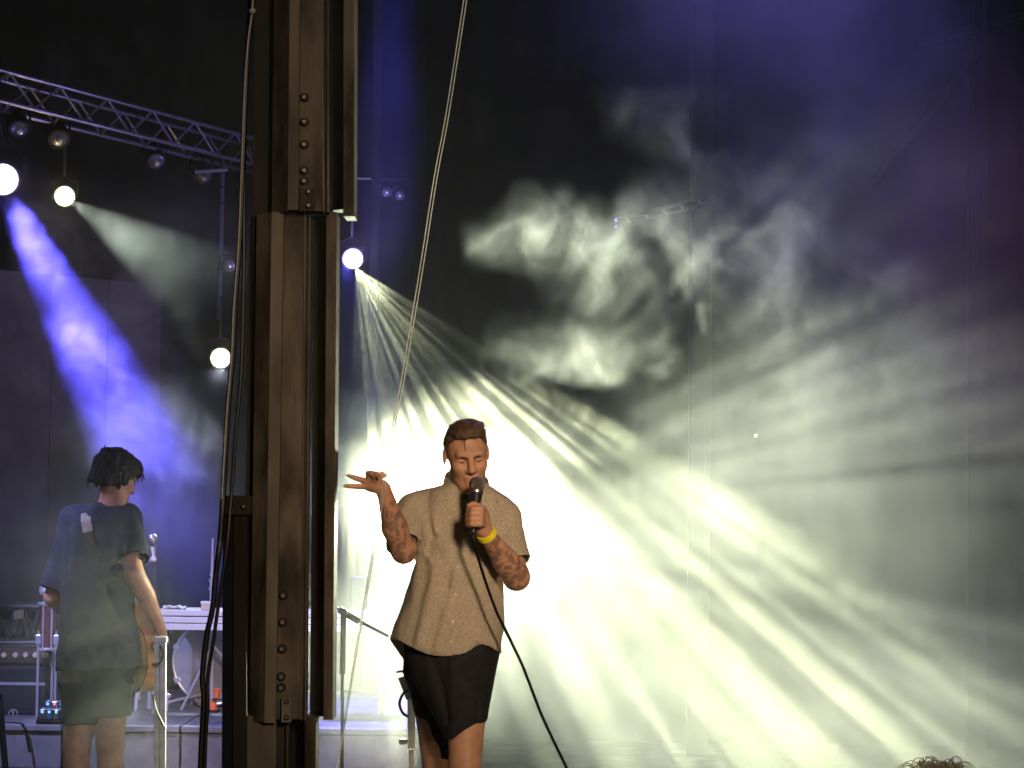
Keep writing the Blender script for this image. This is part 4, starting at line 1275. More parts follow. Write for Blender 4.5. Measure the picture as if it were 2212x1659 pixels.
def singer_body(p):
    d = head_sdf(p, Hc, HM, HS)
    d = smin(d, capsule(p, S(1006, 1035, .01), S(1005, 1092, .05), .051, .060), .03)
    # torso under the shirt
    d = smin(d, ellip(p, S(1002, 1180, .05), (.15, .095, .22)), .04)
    d = smin(d, ellip(p, S(990, 1350, .05), (.14, .095, .16)), .05)
    d = smin(d, capsule(p, rS + A((0.02, 0, -.02)), lS + A((-.02, 0, -.02)), .045, .045), .04)
    # arms
    d = smin(d, chain(p, [rS + A((.008, 0, -.02)), rE], [.040, .042], .02), .03)
    ra = chain(p, [rE, rE * .62 + rW * .38 + A((-.004, -.01, 0)), rW], [.042, .041, .025], .02)
    d = smin(d, ra, .012)
    d = smin(d, fingers_right(p), .012)
    d = smin(d, chain(p, [lS + A((-.008, 0, -.02)), lE], [.040, .045], .02), .03)
    la = chain(p, [lE, lE * .64 + lW * .36 + A((.004, 0, -.004)), lW], [.045, .042, .026], .02)
    d = smin(d, la, .012)
    d = smin(d, fingers_left(p), .012)
    # legs
    d = smin(d, chain(p, [HIP_F, KNEE_F * .9 + HIP_F * .1, KNEE_F + A((0, .01, -.05))], [.085, .054, .050], .02), .03)
    d = smin(d, chain(p, [KNEE_F, KNEE_F * .65 + FOOT_F * .35 + A((0, .035, 0)), FOOT_F + A((0, .03, .09))], [.050, .056, .034], .03), .02)
    d = smin(d, chain(p, [HIP_R, KNEE_R], [.085, .056], .02), .03)
    d = smin(d, chain(p, [KNEE_R, KNEE_R * .65 + FOOT_R * .35 + A((0, .02, .03)), FOOT_R + A((0, .0, .08))], [.052, .055, .034], .03), .02)
    return d


def singer_ink(p):
    w = np.zeros(len(p))
    for a, b in ((lE, lW), (rE, rW)):
        a_, b_ = A(a), A(b); ab = b_ - a_
        t = ((p - a_) @ ab) / (ab @ ab)
        dist = np.linalg.norm(p - a_ - np.clip(t, 0, 1)[:, None] * ab, axis=1)
        w = np.maximum(w, np.clip((.085 - dist) / .02, 0, 1) * np.clip((t + .25) / .1, 0, 1) * np.clip((0.92 - t) / .1, 0, 1))
    return w * .55


sb = sculpt_obj('body', singer_body, (-.70, 8.45, FLOOR + .0), (.42, 9.75, 2.80), .0045, MATS['skin_singer'], singer, ink=singer_ink)

hl = lambda x, y, z: A(Hc) + HM @ (A((x, y, z)) * HS)      # head-local to world
head_only = lambda p: head_sdf(p, Hc, HM, HS)


def singer_hair(p):
    q = ((p - A(Hc)) @ HM) / HS
    top = ellip(q, (0.0, .020, .034), (.0768, .097, .086))
    top = smin(top, ellip(q, (.006, -.022, .088), (.058, .064, .036)), .02)
    n = vnoise(q * V(1.0, .35, 1.0), 90.0) * .007 + vnoise(q, 30.0) * .006
    d = top + n
    hair_line = .074 - 1.1 * np.clip(np.abs(q[:, 0]) - .044, 0, 1) - .95 * np.clip(q[:, 1] + .058, 0, 1)
    hair_line = np.maximum(hair_line, -.035)
    d = smax(d, hair_line - q[:, 2] + vnoise(q, 60.0) * .012, .006)
    return d


sculpt_obj('hair', singer_hair, A(Hc) - .14, A(Hc) + .16, .0035, MATS['hair_brown'], singer, pad=.02)
rnd = random.Random(11)
st_ = MB()
for i in range(220):
    x = rnd.uniform(-.060, .062); y = rnd.uniform(-.075, .05)
    s0 = on_surface(lambda w: singer_hair(w), hl(x, y, .22), HM @ A((0, 0, -1)))
    if s0 is None: continue
    L = rnd.uniform(.014, .028)
    drift = A((rnd.uniform(-.2, 1.0), rnd.uniform(-.3, .9), rnd.uniform(-.05, .12)))
    p1 = s0 + HM @ (drift * L * .5); p2 = s0 + HM @ (drift * L + A((0, 0, -.004)))
    st_.tube([s0 - HM @ A((0, 0, .006)), p1, p2], [.0022, .0018, .0006], 4)
for (x0, x1, z1) in ((-.014, -.017, .034), (-.020, -.024, .054), (.020, .026, .062)):
    pts = []
    for t in (0, .33, .66, 1):
        z = .082 + (z1 - .082) * t
        pts.append(on_surface(head_only, hl(x0 + (x1 - x0) * t, -.2, z), HM @ A((0, 1, 0))) - HM @ A((0, .003, 0)))
    st_.tube(smooth_path(pts, 3), [.0014] * 6 + [.0011] * 3 + [.0006], 4)
st_.build('hair_strands', MATS['hair_brown'], singer)['kind'] = 'stuff'

# brows, closed lids, lips
for sx in (-1, 1):
    pts = [on_surface(head_only, hl(sx * x, -.2, z), HM @ A((0, 1, 0))) for x, z in ((.010, .008), (.020, .0125), (.029, .0145), (.037, .012))]
    MB().tube(smooth_path(pts, 3), [.0022] * 2 + [.0032] * 6 + [.0016] * 2, 6).build('eyebrow', MATS['brow_dark'], singer, True)
    pts = [on_surface(head_only, hl(sx * x, -.2, z), HM @ A((0, 1, 0))) for x, z in ((.018, -.003), (.025, -.006), (.034, -.006), (.041, -.003))]
    MB().tube(smooth_path(pts, 3), [.0008] * 2 + [.0015] * 6 + [.0008] * 2, 5).build('eyelashes', MATS['brow_dark'], singer, True)
for zz, rr in ((-.062, .0026), (-.0725, .0032)):
    pts = [on_surface(head_only, hl(x, -.2, zz + dz), HM @ A((0, 1, 0))) + HM @ A((0, rr * .5, 0)) for x, dz in ((-.021, -.003 if zz > -.07 else .004), (-.009, .001 if zz > -.07 else -.001), (0, -.0005), (.009, .001 if zz > -.07 else -.001), (.021, -.003 if zz > -.07 else .004))]
    MB().tube(smooth_path(pts, 3), [rr * .4] + [rr * .8] * 2 + [rr] * 7 + [rr * .8] * 2 + [rr * .4], 6).build('lip', MATS['lip'], singer, True)

# shirt
rows = [  # py, left px, right px, half depth
    (1042, 968, 1048, .070), (1050, 942, 1062, .085), (1060, 920, 1076, .098), (1076, 905, 1095, .108), (1098, 896, 1101, .115), (1120, 902, 1100, .122), (1160, 910, 1094, .13),
    (1200, 902, 1090, .132), (1240, 889, 1086, .136), (1280, 877, 1086, .140), (1320, 862, 1087, .145), (1360, 848, 1087, .15), (1400, 838, 1083, .155), (1450, 836, 1082, .158)]
sz = [float(S(1000, r[0])[2]) for r in rows]
sx0 = [float(S(r[1], r[0])[0]) for r in rows]; sx1 = [float(S(r[2], r[0])[0]) for r in rows]
scx = [(a + b) / 2 for a, b in zip(sx0, sx1)]; shw = [(b - a) / 2 for a, b in zip(sx0, sx1)]
scy = [YS + .035] * len(rows); shd = [r[3] for r in rows]
hx = [S(a, 1400)[0] for a in (830, 837, 850, 871, 900, 929, 964, 1003, 1018, 1030, 1042, 1057, 1076, 1092)]
hz_ = [S(1000, b)[2] for b in (1378, 1381, 1381, 1388, 1402, 1413, 1416, 1410, 1402, 1393, 1390, 1394, 1407, 1407)]
hb = [S(1000, b)[2] for b in (1379, 1384, 1405, 1438, 1446, 1448, 1448, 1448, 1446, 1444, 1440, 1432, 1418, 1409)]


def hem_cut(p):
    f = np.interp(p[:, 0], hx, hz_); b = np.interp(p[:, 0], hx, hb)
    t = np.clip((p[:, 1] - (YS - .03)) / .10, 0, 1)
    return f * (1 - t) + b * t - p[:, 2]


def sleeve_axis(sh, el, t): return A(sh) * (1 - t) + A(el) * t


rDir = (A(rE) - A(rS)); rDir /= np.linalg.norm(rDir)
lDir = (A(lE) - A(lS)); lDir /= np.linalg.norm(lDir)
rCutP = A(rS) + rDir * .172; lCutP = A(lS) + lDir * .185
rCut = lambda p: np.maximum((p - rCutP) @ (rDir + V(.10, -.05, 0)), -(S(914, 1100)[0] - p[:, 0]))
lCut = lambda p: (p - lCutP) @ (lDir + V(.10, .06, 0))


def folds(p, a, b, w, h):
    """A soft cloth ridge from a to b (negative h makes a crease)."""
    return -1.5 * h * np.exp(-(np.maximum(capsule(p, a, b, 0, 0), 0) / w) ** 2)


FR = lambda px, py, dy=-.09: S(px, py, dy)


def shirt_sdf(p):
    d = section(p, sz, scx, shw, scy, shd, 2.5)
    rs_ = chain(p, [S(932, 1086, .03), rS + A((0, 0, -.012)), A(rS) + rDir * .20], [.050, .062, .070], .02)
    ls_ = chain(p, [S(1066, 1092, .03), lS + A((0, 0, -.012)), A(lS) + lDir * .24], [.046, .056, .064], .02)
    rs_ = np.maximum(rs_, (p - rCutP) @ (rDir + V(.10, -.05, 0)))
    ls_ = np.maximum(ls_, lCut(p))
    d = smin(d, rs_, .022); d = smin(d, ls_, .022)
    # folds: from the armpits, across the belly, hanging from the chest
    for a, b, w, h in ((FR(915, 1100), FR(925, 1180), .012, -.010), (FR(922, 1092), FR(940, 1150), .014, .008), (FR(1098, 1110), FR(1090, 1185), .012, -.010), (FR(908, 1200), FR(960, 1230), .016, .007),
                       (FR(1025, 1150, -.12), FR(1045, 1330, -.12), .016, .007), (FR(1000, 1110, -.1), FR(985, 1210, -.11), .012, -.008), (FR(940, 1240, -.1), FR(905, 1390, -.12), .022, .009), (FR(915, 1250, -.1), FR(880, 1380, -.11), .016, -.007),
                       (FR(985, 1230, -.12), FR(945, 1400, -.13), .018, .006), (FR(1065, 1240, -.1), FR(1060, 1360, -.11), .014, -.007), (FR(1004, 1390, -.13), FR(1040, 1368, -.12), .010, -.012), (FR(1040, 1368, -.12), FR(1084, 1368, -.08), .010, -.012),
                       (FR(1030, 1388, -.12), FR(1070, 1386, -.11), .012, .010), (S(872, 1105, -.05), S(905, 1120, -.06), .010, .006), (S(872, 1130, -.05), S(908, 1150, -.07), .010, -.006), (S(1090, 1150, -.06), S(1130, 1180, -.04), .012, -.007), (S(1085, 1180, -.07), S(1128, 1205, -.05), .012, .006),
                       (S(918, 1085, -.06), S(925, 1060, -.02), .010, -.006), (S(1085, 1090, -.06), S(1070, 1072, -.02), .010, -.005)):
        d = d + folds(p, a, b, w, h)
    d = d + vnoise(p * V(1.2, 1.2, .55), 16.0) * .012 + vnoise(p * V(1, 1, .7), 42.0) * .0045
    # placket ridge down the front
    lx = np.interp(p[:, 2], [S(1000, 1412)[2], S(1000, 1250)[2], S(1000, 1085)[2]], [S(970, 1412)[0], S(982, 1250)[0], S(1014, 1085)[0]])
    d = d - .0030 * np.clip(1 - np.abs(np.abs(p[:, 0] - lx) - .0) / .014, 0, 1) ** .3 * (p[:, 1] < YS)
    d = np.maximum(d, hem_cut(p))
    return d


shirt = sculpt_obj('shirt', shirt_sdf, (-.50, 8.70, S(1000, 1470)[2]), (.32, 9.30, S(1000, 1035)[2]), .005, MATS['shirt_beige'], singer,
                   cuts=[hem_cut, lambda p: np.where(p[:, 0] < S(906, 1150)[0], (p - rCutP) @ (rDir + V(.10, -.05, 0)), 1.0), lambda p: np.where(p[:, 0] > S(1092, 1150)[0], lCut(p), 1.0)],
                   solid=.0025, relax=1)
# collar: a soft band standing round the neck, open in front
cr = []
for j, (rx, ry, up) in enumerate(((.086, .080, -.004), (.083, .077, .020), (.079, .072, .040), (.076, .069, .050))):
    ring = []
    for i in range(33):
        a = math.radians(-66 + 312 * i / 32) 
        c = S(1008, 1054, .030)
        x, y = rx * math.cos(a + math.pi / 2 * 0 - .0), ry * math.sin(a)
        wv = .004 * math.sin(i * 1.1 + j)
        ring.append((c[0] + x * 1.0, c[1] + y + wv, c[2] + up * (1.0 if a > 0 else 1.0) - .012 + .026 * math.sin(a) - .010 * math.cos(a)))
    cr.append(ring)
vs = [q for r in cr for q in r]
fs = [(j * 33 + i, j * 33 + i + 1, (j + 1) * 33 + i + 1, (j + 1) * 33 + i) for j in range(3) for i in range(32)]
co_ = MB().add(vs, fs).build('collar', MATS['shirt_beige'], singer, True)
co_.modifiers.new('thick', 'SOLIDIFY').thickness = .004
co_.modifiers.new('soft', 'SUBSURF').render_levels = 1
for py, px in ((1170, 997), (1228, 985), (1290, 979), (1350, 974), (1396, 971)):
    c = on_surface(shirt_sdf, S(px, py, -.4), V(0, 1, 0))
    MB().lathe(c + V(0, .001, 0), (0, -1, 0), [(0, .0055), (.002, .0055), (.003, .003)], 12).build('button', MATS['button_pale'], shirt, True)

# shorts
srow = [(1360, 876, 1080, .12), (1400, 872, 1080, .125), (1430, 877, 1075, .128), (1470, 893, 1068, .122), (1510, 915, 1062, .112), (1555, 941, 1052, .098), (1600, 962, 1040, .088), (1640, 966, 1040, .088)]
zz = [float(S(1000, r[0])[2]) for r in srow]
xx0 = [float(S(r[1], r[0])[0]) for r in srow]; xx1 = [float(S(r[2], r[0])[0]) for r in srow]
s_args = (zz, [(a + b) / 2 for a, b in zip(xx0, xx1)], [(b - a) / 2 for a, b in zip(xx0, xx1)], [YS + .02, YS + .02, YS + .02, YS + .01, YS, YS - .02, YS - .035, YS - .04], [r[3] for r in srow])
rrow = [(1390, 872, 1000, .11), (1430, 868, 995, .115), (1459, 866, 992, .115), (1506, 882, 998, .11), (1545, 888, 1002, .105), (1580, 899, 1006, .10), (1631, 922, 1012, .095), (1665, 934, 1014, .095)]
rz_ = [float(S(1000, r[0])[2]) for r in rrow]
rx0_ = [float(S(r[1], r[0])[0]) for r in rrow]; rx1_ = [float(S(r[2], r[0])[0]) for r in rrow]
r_args = (rz_, [(a + b) / 2 for a, b in zip(rx0_, rx1_)], [(b - a) / 2 for a, b in zip(rx0_, rx1_)], [YS + .09, YS + .11, YS + .13, YS + .17, YS + .20, YS + .22, YS + .25, YS + .27], [r[3] for r in rrow])
hemF = lambda p: np.interp(p[:, 0], [S(960, 0)[0], S(1000, 0)[0], S(1050, 0)[0]], [S(1000, 1597)[2], S(1000, 1590)[2], S(1000, 1556)[2]]) - p[:, 2]
hemR = lambda p: S(1000, 1652)[2] - p[:, 2]


def shorts_sdf(p):
    a = section(p, *s_args, e=2.3)
    a = np.maximum(a, hemF(p))
    b = np.maximum(section(p, *r_args, e=2.2), hemR(p))
    d = smin(a, b, .012)
    d = d + vnoise(p * V(1.2, 1.2, .5), 18.0) * .010
    for a_, b_, w, h in ((S(975, 1420, -.12), S(985, 1560, -.11), .014, .006), (S(1050, 1440, -.1), S(1030, 1550, -.09), .014, -.006), (S(940, 1430, -.1), S(972, 1560, -.1), .012, -.007)):
        d = d + folds(p, a_, b_, w, h)
    return d


sculpt_obj('shorts', shorts_sdf, (-.46, 8.75, S(1000, 1680)[2]), (.22, 9.50, S(1000, 1352)[2]), .006, MATS['shorts_black'], singer, relax=1)
wb_c, wb_d = A(lW) * .92 + A(lE) * .08, (A(lE) - A(lW))
wd = Vector(wb_d).normalized()
MB().lathe(Vector(wb_c) - wd * .009, wd, [(0, .029), (.0, .0325), (.009, .0345), (.020, .0355), (.020, .030)], 26).build('wristband', MATS['wristband'], singer, True)
for F, nm in ((FOOT_F, 0), (FOOT_R, 1)):
    F = Vector(F); F.z = FLOOR + (.0 if nm == 0 else .02)
    def shoe_fn(p, F=F):
        f = A(F)
        d = smin(ellip(p, f + V(0, -.06, .045), (.047, .13, .045)), ellip(p, f + V(0, .03, .07), (.042, .06, .065)), .03)
        return np.maximum(d, f[2] + .012 - p[:, 2])
    so = sculpt_obj('shoe', shoe_fn, A(F) - V(.08, .22, 0), A(F) + V(.08, .14, .16), .008, MATS['shoe_white'], singer)
    MB().loft([[(F.x + .046 * math.cos(a), F.y - .04 + .15 * math.sin(a), F.z + h) for a in [k * math.pi / 8 for k in range(16)]] for h in (.001, .014)]).build('sole', MATS['shorts_black'], so)

# microphone and its lead
mic = empty('hand_microphone', Vector(MICB), 'grey-headed microphone held in the singer\'s fist', 'microphone')
mt_ = Vector(MICT); mb2 = Vector(MICB); axm = (mt_ - mb2).normalized()
L = (mt_ - mb2).length
MB().lathe(mb2, axm, [(0, .011), (.01, .0125), (L * .55, .0165), (L - .045, .020), (L - .03, .021)], 18).build('handle', MATS['drum_black'], mic, True)
MB().lathe(mt_ - axm * .030, axm, [(0, .022), (.006, .0245), (.012, .0245), (.016, .0235)], 20).build('collar_ring', MATS['steel'], mic, True)
MB().lathe(mt_ - axm * .014, axm, [(0, .023), (.012, .0265), (.026, .0268), (.038, .021), (.045, .010), (.047, .001)], 20).build('grille_ball', MATS['mic_grille'], mic, True)
lead = MB().tube(smooth_path([Vector(MICB), S(1022, 1165, -.29), S(1033, 1206, -.27), S(1050, 1260, -.24), S(1071, 1318, -.22), S(1085, 1348, -.20), S(1128, 1437, -.15), S(1172, 1550, -.10), S(1224, 1659, -.05), S(1262, 1740, 0), S(1330, 1900, .1), (S(1400, 0)[0], YS + .2, FLOOR + .02)], 5), .0052, 7).build('microphone_lead', MATS['black_rubber'], None, True)
tag(lead, 'black lead running from the microphone down to the right of the singer', 'cable')


# ================================================================ the guitarist, seen from behind
YG = 12.0
def G(px, py, dy=0.0): return A(P(px, py, YG + dy))

gtr = empty('person', P(205, 1800, YG), 'dark-haired person in black clothes playing guitar, seen from behind at left', 'person')
gtr.location.z = FLOOR
GH = G(250, 1030, 0.0)
GM = frame_m(math.radians(128), math.radians(22), 0.0)     # looks away from us, to the right and down
gLS, gRS = G(160, 1122, .05), G(278, 1120, .02)
gRE, gRW = G(290, 1238, -.10), G(347, 1362, .02)
gLE, gLW = G(116, 1290, .10), G(150, 1330, .36)


def fingers_guit(p):
    d = capsule(p, gRW, G(352, 1384, .05), .025, .030)
    for i, (dx, l) in enumerate(((0, .9), (-3, 1), (-6, .98), (-9, .85))):
        b = G(354 + dx * .3, 1388 + i * 1.5, .02 + i * .022)
        d = smin(d, chain(p, [b, b + A((-.012, .01, -.035 * l)), b + A((-.034, .02, -.052 * l))], [.011, .010, .008]), .006)
    d = smin(d, chain(p, [G(348, 1380, .0), G(342, 1394, .0), G(336, 1402, .03)], [.014, .011, .009]), .008)
    return d


def guitarist_body(p):
    d = head_sdf(p, GH, GM, .98)
    d = smin(d, capsule(p, G(246, 1062, .02), G(236, 1108, .02), .055, .062), .03)
    d = smin(d, ellip(p, G(217, 1210, .05), (.16, .10, .26)), .04)
    d = smin(d, ellip(p, G(213, 1400, .05), (.15, .11, .18)), .05)
    d = smin(d, capsule(p, gLS + A((.03, 0, -.03)), gRS + A((-.03, 0, -.03)), .045, .045), .04)
    d = smin(d, chain(p, [gRS + A((-.012, 0, -.03)), gRE], [.040, .045]), .03)
    d = smin(d, chain(p, [gRE, gRE * .62 + gRW * .38 + A((.006, 0, 0)), gRW], [.045, .045, .026]), .012)
    d = smin(d, fingers_guit(p), .012)
    d = smin(d, chain(p, [gLS + A((.01, 0, -.03)), gLE], [.040, .045]), .03)
    d = smin(d, chain(p, [gLE, gLW], [.045, .03]), .012)
    for i in range(4):
        b = gLW + A((.01, .03, .02 - .018 * i))
        d = smin(d, chain(p, [gLW + A((0, .015, .015 - .012 * i)), b, b + A((.03, .015, 0))], [.014, .011, .008]), .006)
    for hip, kn, ft in ((G(180, 1450, .05), G(166, 1610, .02), G(170, 1790, .06)), (G(243, 1450, .05), G(238, 1605, .04), G(246, 1790, .10))):
        d = smin(d, chain(p, [hip, kn], [.090, .062]), .03)
        d = smin(d, chain(p, [kn, kn * .65 + ft * .35 + A((0, -.03, 0)), ft + A((0, 0, .08))], [.060, .062, .036]), .02)
    return d


sculpt_obj('body', guitarist_body, (-2.22, 11.6, FLOOR), (-1.48, 12.7, 2.80), .0065, MATS['skin_guitarist'], gtr)


def g_hair(p):
    q = ((p - GH) @ GM) / .98
    d = ellip(q, (0, .020, .040), (.088, .110, .098))
    d = smin(d, ellip(q, (0, .060, -.040), (.080, .062, .070)), .03)
    d = smin(d, ellip(q, (0, -.050, .062), (.080, .062, .052)), .03)
    d = smin(d, ellip(q, (.06, -.02, -.01), (.030, .055, .055)), .02)
    d = smin(d, ellip(q, (-.06, -.02, -.01), (.030, .055, .055)), .02)
    d = d + vnoise(q * V(1, 1, .3), 60.0) * .014 + vnoise(q, 26.0) * .010
    low = np.where(q[:, 1] < -.03, .030 - .9 * np.clip(np.abs(q[:, 0]) - .05, 0, 1), -.062 + .35 * np.clip(.04 - q[:, 1], 0, 1)) + vnoise(q * V(1, 1, .4), 60.0) * .03
    return smax(d, low - q[:, 2], .012)


hh = sculpt_obj('hair', g_hair, GH - .19, GH + .20, .0055, MATS['hair_dark'], gtr, pad=.04)
rnd = random.Random(4)
sb_ = MB()
for i in range(130):
    a = rnd.uniform(0, 6.28); z0 = rnd.uniform(-.06, .10)
    o_ = GH + GM @ A((.2 * math.cos(a), .2 * math.sin(a), z0))
    s0 = on_surface(g_hair, o_, GH + GM @ A((0, .02, z0)) - o_)
    if s0 is None: continue
    L_ = rnd.uniform(.018, .042)
    out = (s0 - GH); out[2] = 0; out = out / (np.linalg.norm(out) + 1e-6)
    sb_.tube([s0 + A((0, 0, .012)) - out * .004, s0 + out * .004 + A((0, 0, -L_ * .5)), s0 + out * rnd.uniform(0, .012) + A((0, 0, -L_))], [.003, .0026, .0008], 4)
sb_.build('hair_strands', MATS['hair_dark'], gtr)['kind'] = 'stuff'

grow = [(1084, 206, 266, .07), (1092, 190, 276, .085), (1104, 168, 284, .10), (1125, 150, 290, .118), (1160, 141, 291, .125), (1220, 136, 288, .13), (1290, 130, 284, .135), (1350, 126, 292, .145), (1400, 123, 302, .15), (1436, 122, 307, .155), (1470, 122, 305, .155)]
gz = [float(G(0, r[0])[2]) for r in grow]; g0 = [float(G(r[1], r[0])[0]) for r in grow]; g1 = [float(G(r[2], r[0])[0]) for r in grow]
gcx = [(a + b) / 2 for a, b in zip(g0, g1)]; ghw = [(b - a) / 2 for a, b in zip(g0, g1)]
gRd = (gRE - gRS) / np.linalg.norm(gRE - gRS); gLd = (gLE - gLS) / np.linalg.norm(gLE - gLS)
gRc = lambda p: (p - (gRS + gRd * .215)) @ gRd
gLc = lambda p: (p - (gLS + gLd * .33)) @ gLd
gHem = lambda p: np.interp(p[:, 0], [g0[-2], g1[-2]], [G(0, 1446)[2], G(0, 1440)[2]]) + .006 * np.sin(p[:, 0] * 40) - p[:, 2]


def tee_sdf(p):
    d = section(p, gz, gcx, ghw, [YG + .04] * len(grow), [r[3] for r in grow], 2.4)
    r_ = np.maximum(chain(p, [G(258, 1114, .03), gRS, gRS + gRd * .30], [.058, .070, .080]), gRc(p))
    l_ = np.maximum(chain(p, [G(176, 1116, .04), gLS, gLS + gLd * .40], [.055, .066, .074]), gLc(p))
    d = smin(d, r_, .025); d = smin(d, l_, .025)
    for a, b, w, h in ((G(175, 1150, -.1), G(165, 1400, -.13), .020, -.012), (G(200, 1250, -.12), G(185, 1420, -.14), .024, .010), (G(255, 1150, -.1), G(250, 1260, -.12), .020, -.010), (G(240, 1240, -.12), G(265, 1420, -.14), .024, .010),
                       (G(150, 1260, -.08), G(142, 1420, -.1), .018, .010), (G(285, 1180, -.04), G(270, 1240, -.08), .016, -.010), (G(140, 1180, -.03), G(150, 1280, -.06), .016, -.012)):
        d = d + folds(p, a, b, w, h)
    d = d + vnoise(p * V(1, 1, .45), 13.0) * .018 + vnoise(p * V(1, 1, .6), 36.0) * .006
    return np.maximum(d, gHem(p))


sculpt_obj('shirt', tee_sdf, (-2.26, 11.70, G(0, 1480)[2]), (-1.58, 12.40, G(0, 1076)[2]), .0075, MATS['tee_black'], gtr,
           cuts=[gHem, lambda p: np.where(np.linalg.norm(p - (gRS + gRd * .215), axis=1) < .12, gRc(p), 1.0), lambda p: np.where(np.linalg.norm(p - (gLS + gLd * .33), axis=1) < .12, gLc(p), 1.0)], solid=.004)


def gshorts(p):
    hip = section(p, [G(0, y)[2] for y in (1400, 1440, 1480, 1520, 1545)], [G(x, 1450)[0] for x in (212, 212, 207, 207, 209)], [.150, .170, .165, .142, .12], [YG + .05] * 5, [.12, .13, .13, .12, .11], 2.3)
    l1 = section(p, [G(0, y)[2] for y in (1470, 1520, 1562)], [G(x, 1500)[0] for x in (172, 174, 174)], [.105, .098, .088], [YG + .04] * 3, [.115, .11, .105], 2.2)
    l2 = section(p, [G(0, y)[2] for y in (1470, 1510, 1546)], [G(x, 1500)[0] for x in (242, 244, 243)], [.105, .092, .078], [YG + .05] * 3, [.115, .11, .105], 2.2)
    d = smin(smin(hip, l1, .015), l2, .015)
    return d + vnoise(p * V(1, 1, .5), 18.0) * .012


sculpt_obj('shorts', gshorts, (-2.26, 11.75, G(0, 1580)[2]), (-1.56, 12.35, G(0, 1392)[2]), .0075, MATS['shorts_black'], gtr)
for ft in (G(170, 1790, .02), G(246, 1790, .06)):
    f = A((ft[0], ft[1], FLOOR))
    sculpt_obj('shoe', lambda p, f=f: np.maximum(smin(ellip(p, f + V(0, .06, .045), (.047, .13, .045)), ellip(p, f + V(0, -.03, .07), (.042, .06, .065)), .03), f[2] + .004 - p[:, 2]),
               f - V(.08, .16, 0), f + V(.08, .24, .16), .01, MATS['shorts_black'], gtr)

# the guitar hangs in front of the player; we see the edge of its body past the hip
guitar = empty('guitar', G(300, 1395, .22), 'orange guitar showing its body edge at the dark-clothed player\'s hip', 'guitar')
gc = Vector(G(292, 1392, .27)); gn = Vector((.80, .55, .05)).normalized(); gu = Vector((-.20, .20, .34)).normalized()
gu = (gu - gn * gu.dot(gn)).normalized(); gs_ = gn.cross(gu)
out_ = []
for i in range(40):
    a = 2 * math.pi * i / 40
    l = math.cos(a); w = math.sin(a)
    wid = .185 * (1 - .10 * l) * (1 - .24 * math.exp(-((l - .12) / .28) ** 2))
    out_.append(gu * (.235 * l) + gs_ * (wid * w))
r1 = [gc + gn * -.045 + o for o in out_]; r2 = [gc + gn * .045 + o for o in out_]
r0 = [gc + gn * -.050 + o * .96 for o in out_]; r3 = [gc + gn * .050 + o * .96 for o in out_]
MB().loft([r0, r1, r2, r3]).build('guitar_body', MATS['wood_orange'], guitar, True)
MB().tube([r1[i % 40] for i in range(41)], .004, 5).build('binding', MATS['wood_dark'], guitar)
nk0, nk1 = gc + gu * .22, gc + gu * .55
MB().frame(nk0 - gs_ * .022 + gn * .022, gs_ * .044, gn * .03, gu * .33).build('neck', MATS['wood_dark'], guitar, bevel=.006)
MB().frame(nk1 - gs_ * .034 + gn * .018, gs_ * .068, gn * .018, gu * .16).build('headstock', MATS['wood_dark'], guitar, bevel=.006)
for s_ in (-1, 1):
    for j in range(3):
        c = nk1 + gu * (.035 + .045 * j) + gs_ * (s_ * .036) + gn * .027
        MB().tube([c, c + gs_ * s_ * .028], .006, 6).build('tuning_peg', MATS['chrome'], guitar)
MB().lathe(gc + gn * .0505, gn, [(0, .05), (.001, .05)], 20).build('sound_hole', MATS['wood_dark'], guitar)
mat('strap_brown', (0.026, 0.012, 0.013), 0.6, var=0.2, scale=30)
mat('strap_pad', (0.30, 0.25, 0.17), 0.6, var=0.2, scale=50)
sp_ = [on_surface(tee_sdf, G(x, y, -.5), V(0, 1, 0)) for x, y in ((150, 1112), (153, 1128), (158, 1150), (164, 1180), (172, 1215), (184, 1260), (200, 1310), (222, 1360), (250, 1400), (280, 1425))]
sp_ = [q + V(0, -.004, 0) for q in sp_ if q is not None]
sp_[0] = sp_[0] + V(0, .02, .006)
def ribbon(pts, w):
    vs = []
    for i, p in enumerate(pts):
        t = pts[min(i + 1, len(pts) - 1)] - pts[max(i - 1, 0)]; t = t / np.linalg.norm(t)
        s_ = np.cross(t, V(0, -1, 0)); s_ = s_ / np.linalg.norm(s_) * w / 2
        vs += [tuple(p - s_), tuple(p + s_)]
    return MB().add(vs, [(2 * i, 2 * i + 1, 2 * i + 3, 2 * i + 2) for i in range(len(pts) - 1)])
so_ = ribbon(sp_, .042).build('strap', MATS['strap_brown'], guitar); so_.modifiers.new('thick', 'SOLIDIFY').thickness = .004
pt_ = [p + V(0, -.005, 0) for p in sp_[:3]]
so_ = ribbon(pt_, .046).build('shoulder_pad', MATS['strap_pad'], guitar); so_.modifiers.new('thick', 'SOLIDIFY').thickness = .006
MB().torus(Vector(G(336, 1396, -.01)), (.3, -1, .2), .020, .006, 18, 6).build('wrist_lace', MATS['black_rubber'], gtr)

# ================================================================ a listener in front of the stage
YA = 7.0
au = empty('person', (0, 0, 0), 'listener whose curly hair just pokes up at the bottom right edge', 'person')
ah = P(2018, 1720, YA)
au.location = (ah.x, YA, 0)
X0, Z0 = ah.x, P(2018, 1636, YA).z
HA = A((X0, YA, Z0 - .155)); AM = frame_m(math.radians(180), math.radians(-6), 0)


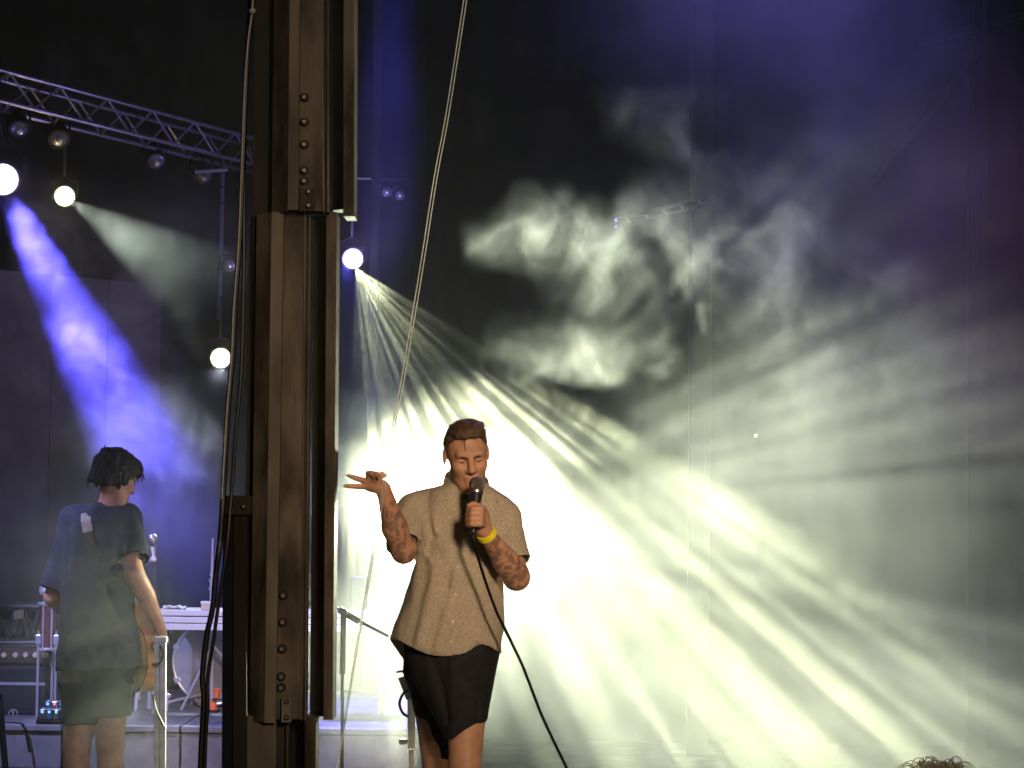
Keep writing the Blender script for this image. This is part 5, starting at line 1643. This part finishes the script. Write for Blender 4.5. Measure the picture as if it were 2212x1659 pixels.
def listener(p):
    d = head_sdf(p, HA, AM)
    top = Z0 - .30
    d = smin(d, capsule(p, A((X0, YA, top + .08)), A((X0, YA, top - .02)), .055, .065), .03)
    d = smin(d, ellip(p, A((X0, YA, top - .28)), (.19, .12, .30)), .05)
    d = smin(d, ellip(p, A((X0, YA, top - .58)), (.17, .12, .18)), .06)
    for s_ in (-1, 1):
        sh = A((X0 + s_ * .18, YA, top - .06))
        d = smin(d, chain(p, [sh, sh + A((s_ * .05, 0, -.28)), sh + A((s_ * .03, .14, -.50))], [.055, .045, .028]), .03)
        for i in range(4):
            b = sh + A((s_ * .02, .17, -.51 + .018 * (1.5 - i)))
            d = smin(d, chain(p, [b, b + A((-s_ * .01, .05, -.01)), b + A((-s_ * .025, .075, -.02))], [.014, .010, .008]), .008)
        d = smin(d, chain(p, [A((X0 + s_ * .09, YA, top - .62)), A((X0 + s_ * .10, YA, .48)), A((X0 + s_ * .10, YA - .02, .08))], [.09, .06, .045]), .04)
        d = smin(d, ellip(p, A((X0 + s_ * .10, YA + .05, .05)), (.05, .13, .05)), .03)
    return d


sculpt_obj('body', listener, (X0 - .36, YA - .26, 0), (X0 + .36, YA + .36, Z0 + .02), .012, MATS['skin_guitarist'], au)
sculpt_obj('clothes', lambda p: np.maximum(np.maximum(listener(p) - .014, p[:, 2] - (Z0 - .33)), .10 - p[:, 2]), (X0 - .40, YA - .3, 0), (X0 + .40, YA + .11, Z0), .013, MATS['tee_black'], au)
def a_hair(p):
    q = (p - HA) @ AM
    d = smin(ellip(q, (0, .02, .045), (.090, .112, .100)), ellip(q, (0, .05, -.03), (.088, .08, .09)), .03)
    d = d + vnoise(q, 40.0) * .02
    return np.maximum(d, np.where(q[:, 1] < -.04, .05, -.10) - q[:, 2])
mat('hair_hazed', (0.36, 0.33, 0.22), 0.5, var=0.3, scale=60)  # pale tone puts the veil of haze into the hair colour
sculpt_obj('hair', a_hair, HA - .2, HA + .2, .007, MATS['hair_hazed'], au, pad=.04)
rnd = random.Random(9)
cb = MB()
for i in range(200):
    a = rnd.uniform(0, 6.28); z0 = rnd.uniform(.0, .15)
    o_ = HA + AM @ A((.16 * math.cos(a) * (1 - z0 * 3), .16 * math.sin(a) * (1 - z0 * 3) + .02, z0 + .1))
    s0 = on_surface(a_hair, o_, HA + AM @ A((0, .02, .03)) - o_)
    if s0 is None: continue
    r_ = rnd.uniform(.012, .03); ph = rnd.uniform(0, 6.28); tx = A((math.cos(ph), math.sin(ph), 0))
    cb.tube([s0 + tx * r_ * (1 - math.cos(t)) + A((0, 0, r_ * math.sin(t) - .006)) for t in (0, .5, 1.0, 1.6, 2.2, 2.9, 3.6)], [.0013] * 6 + [.0006], 4)
cb.build('hair_strands', MATS['hair_hazed'], au)['kind'] = 'stuff'
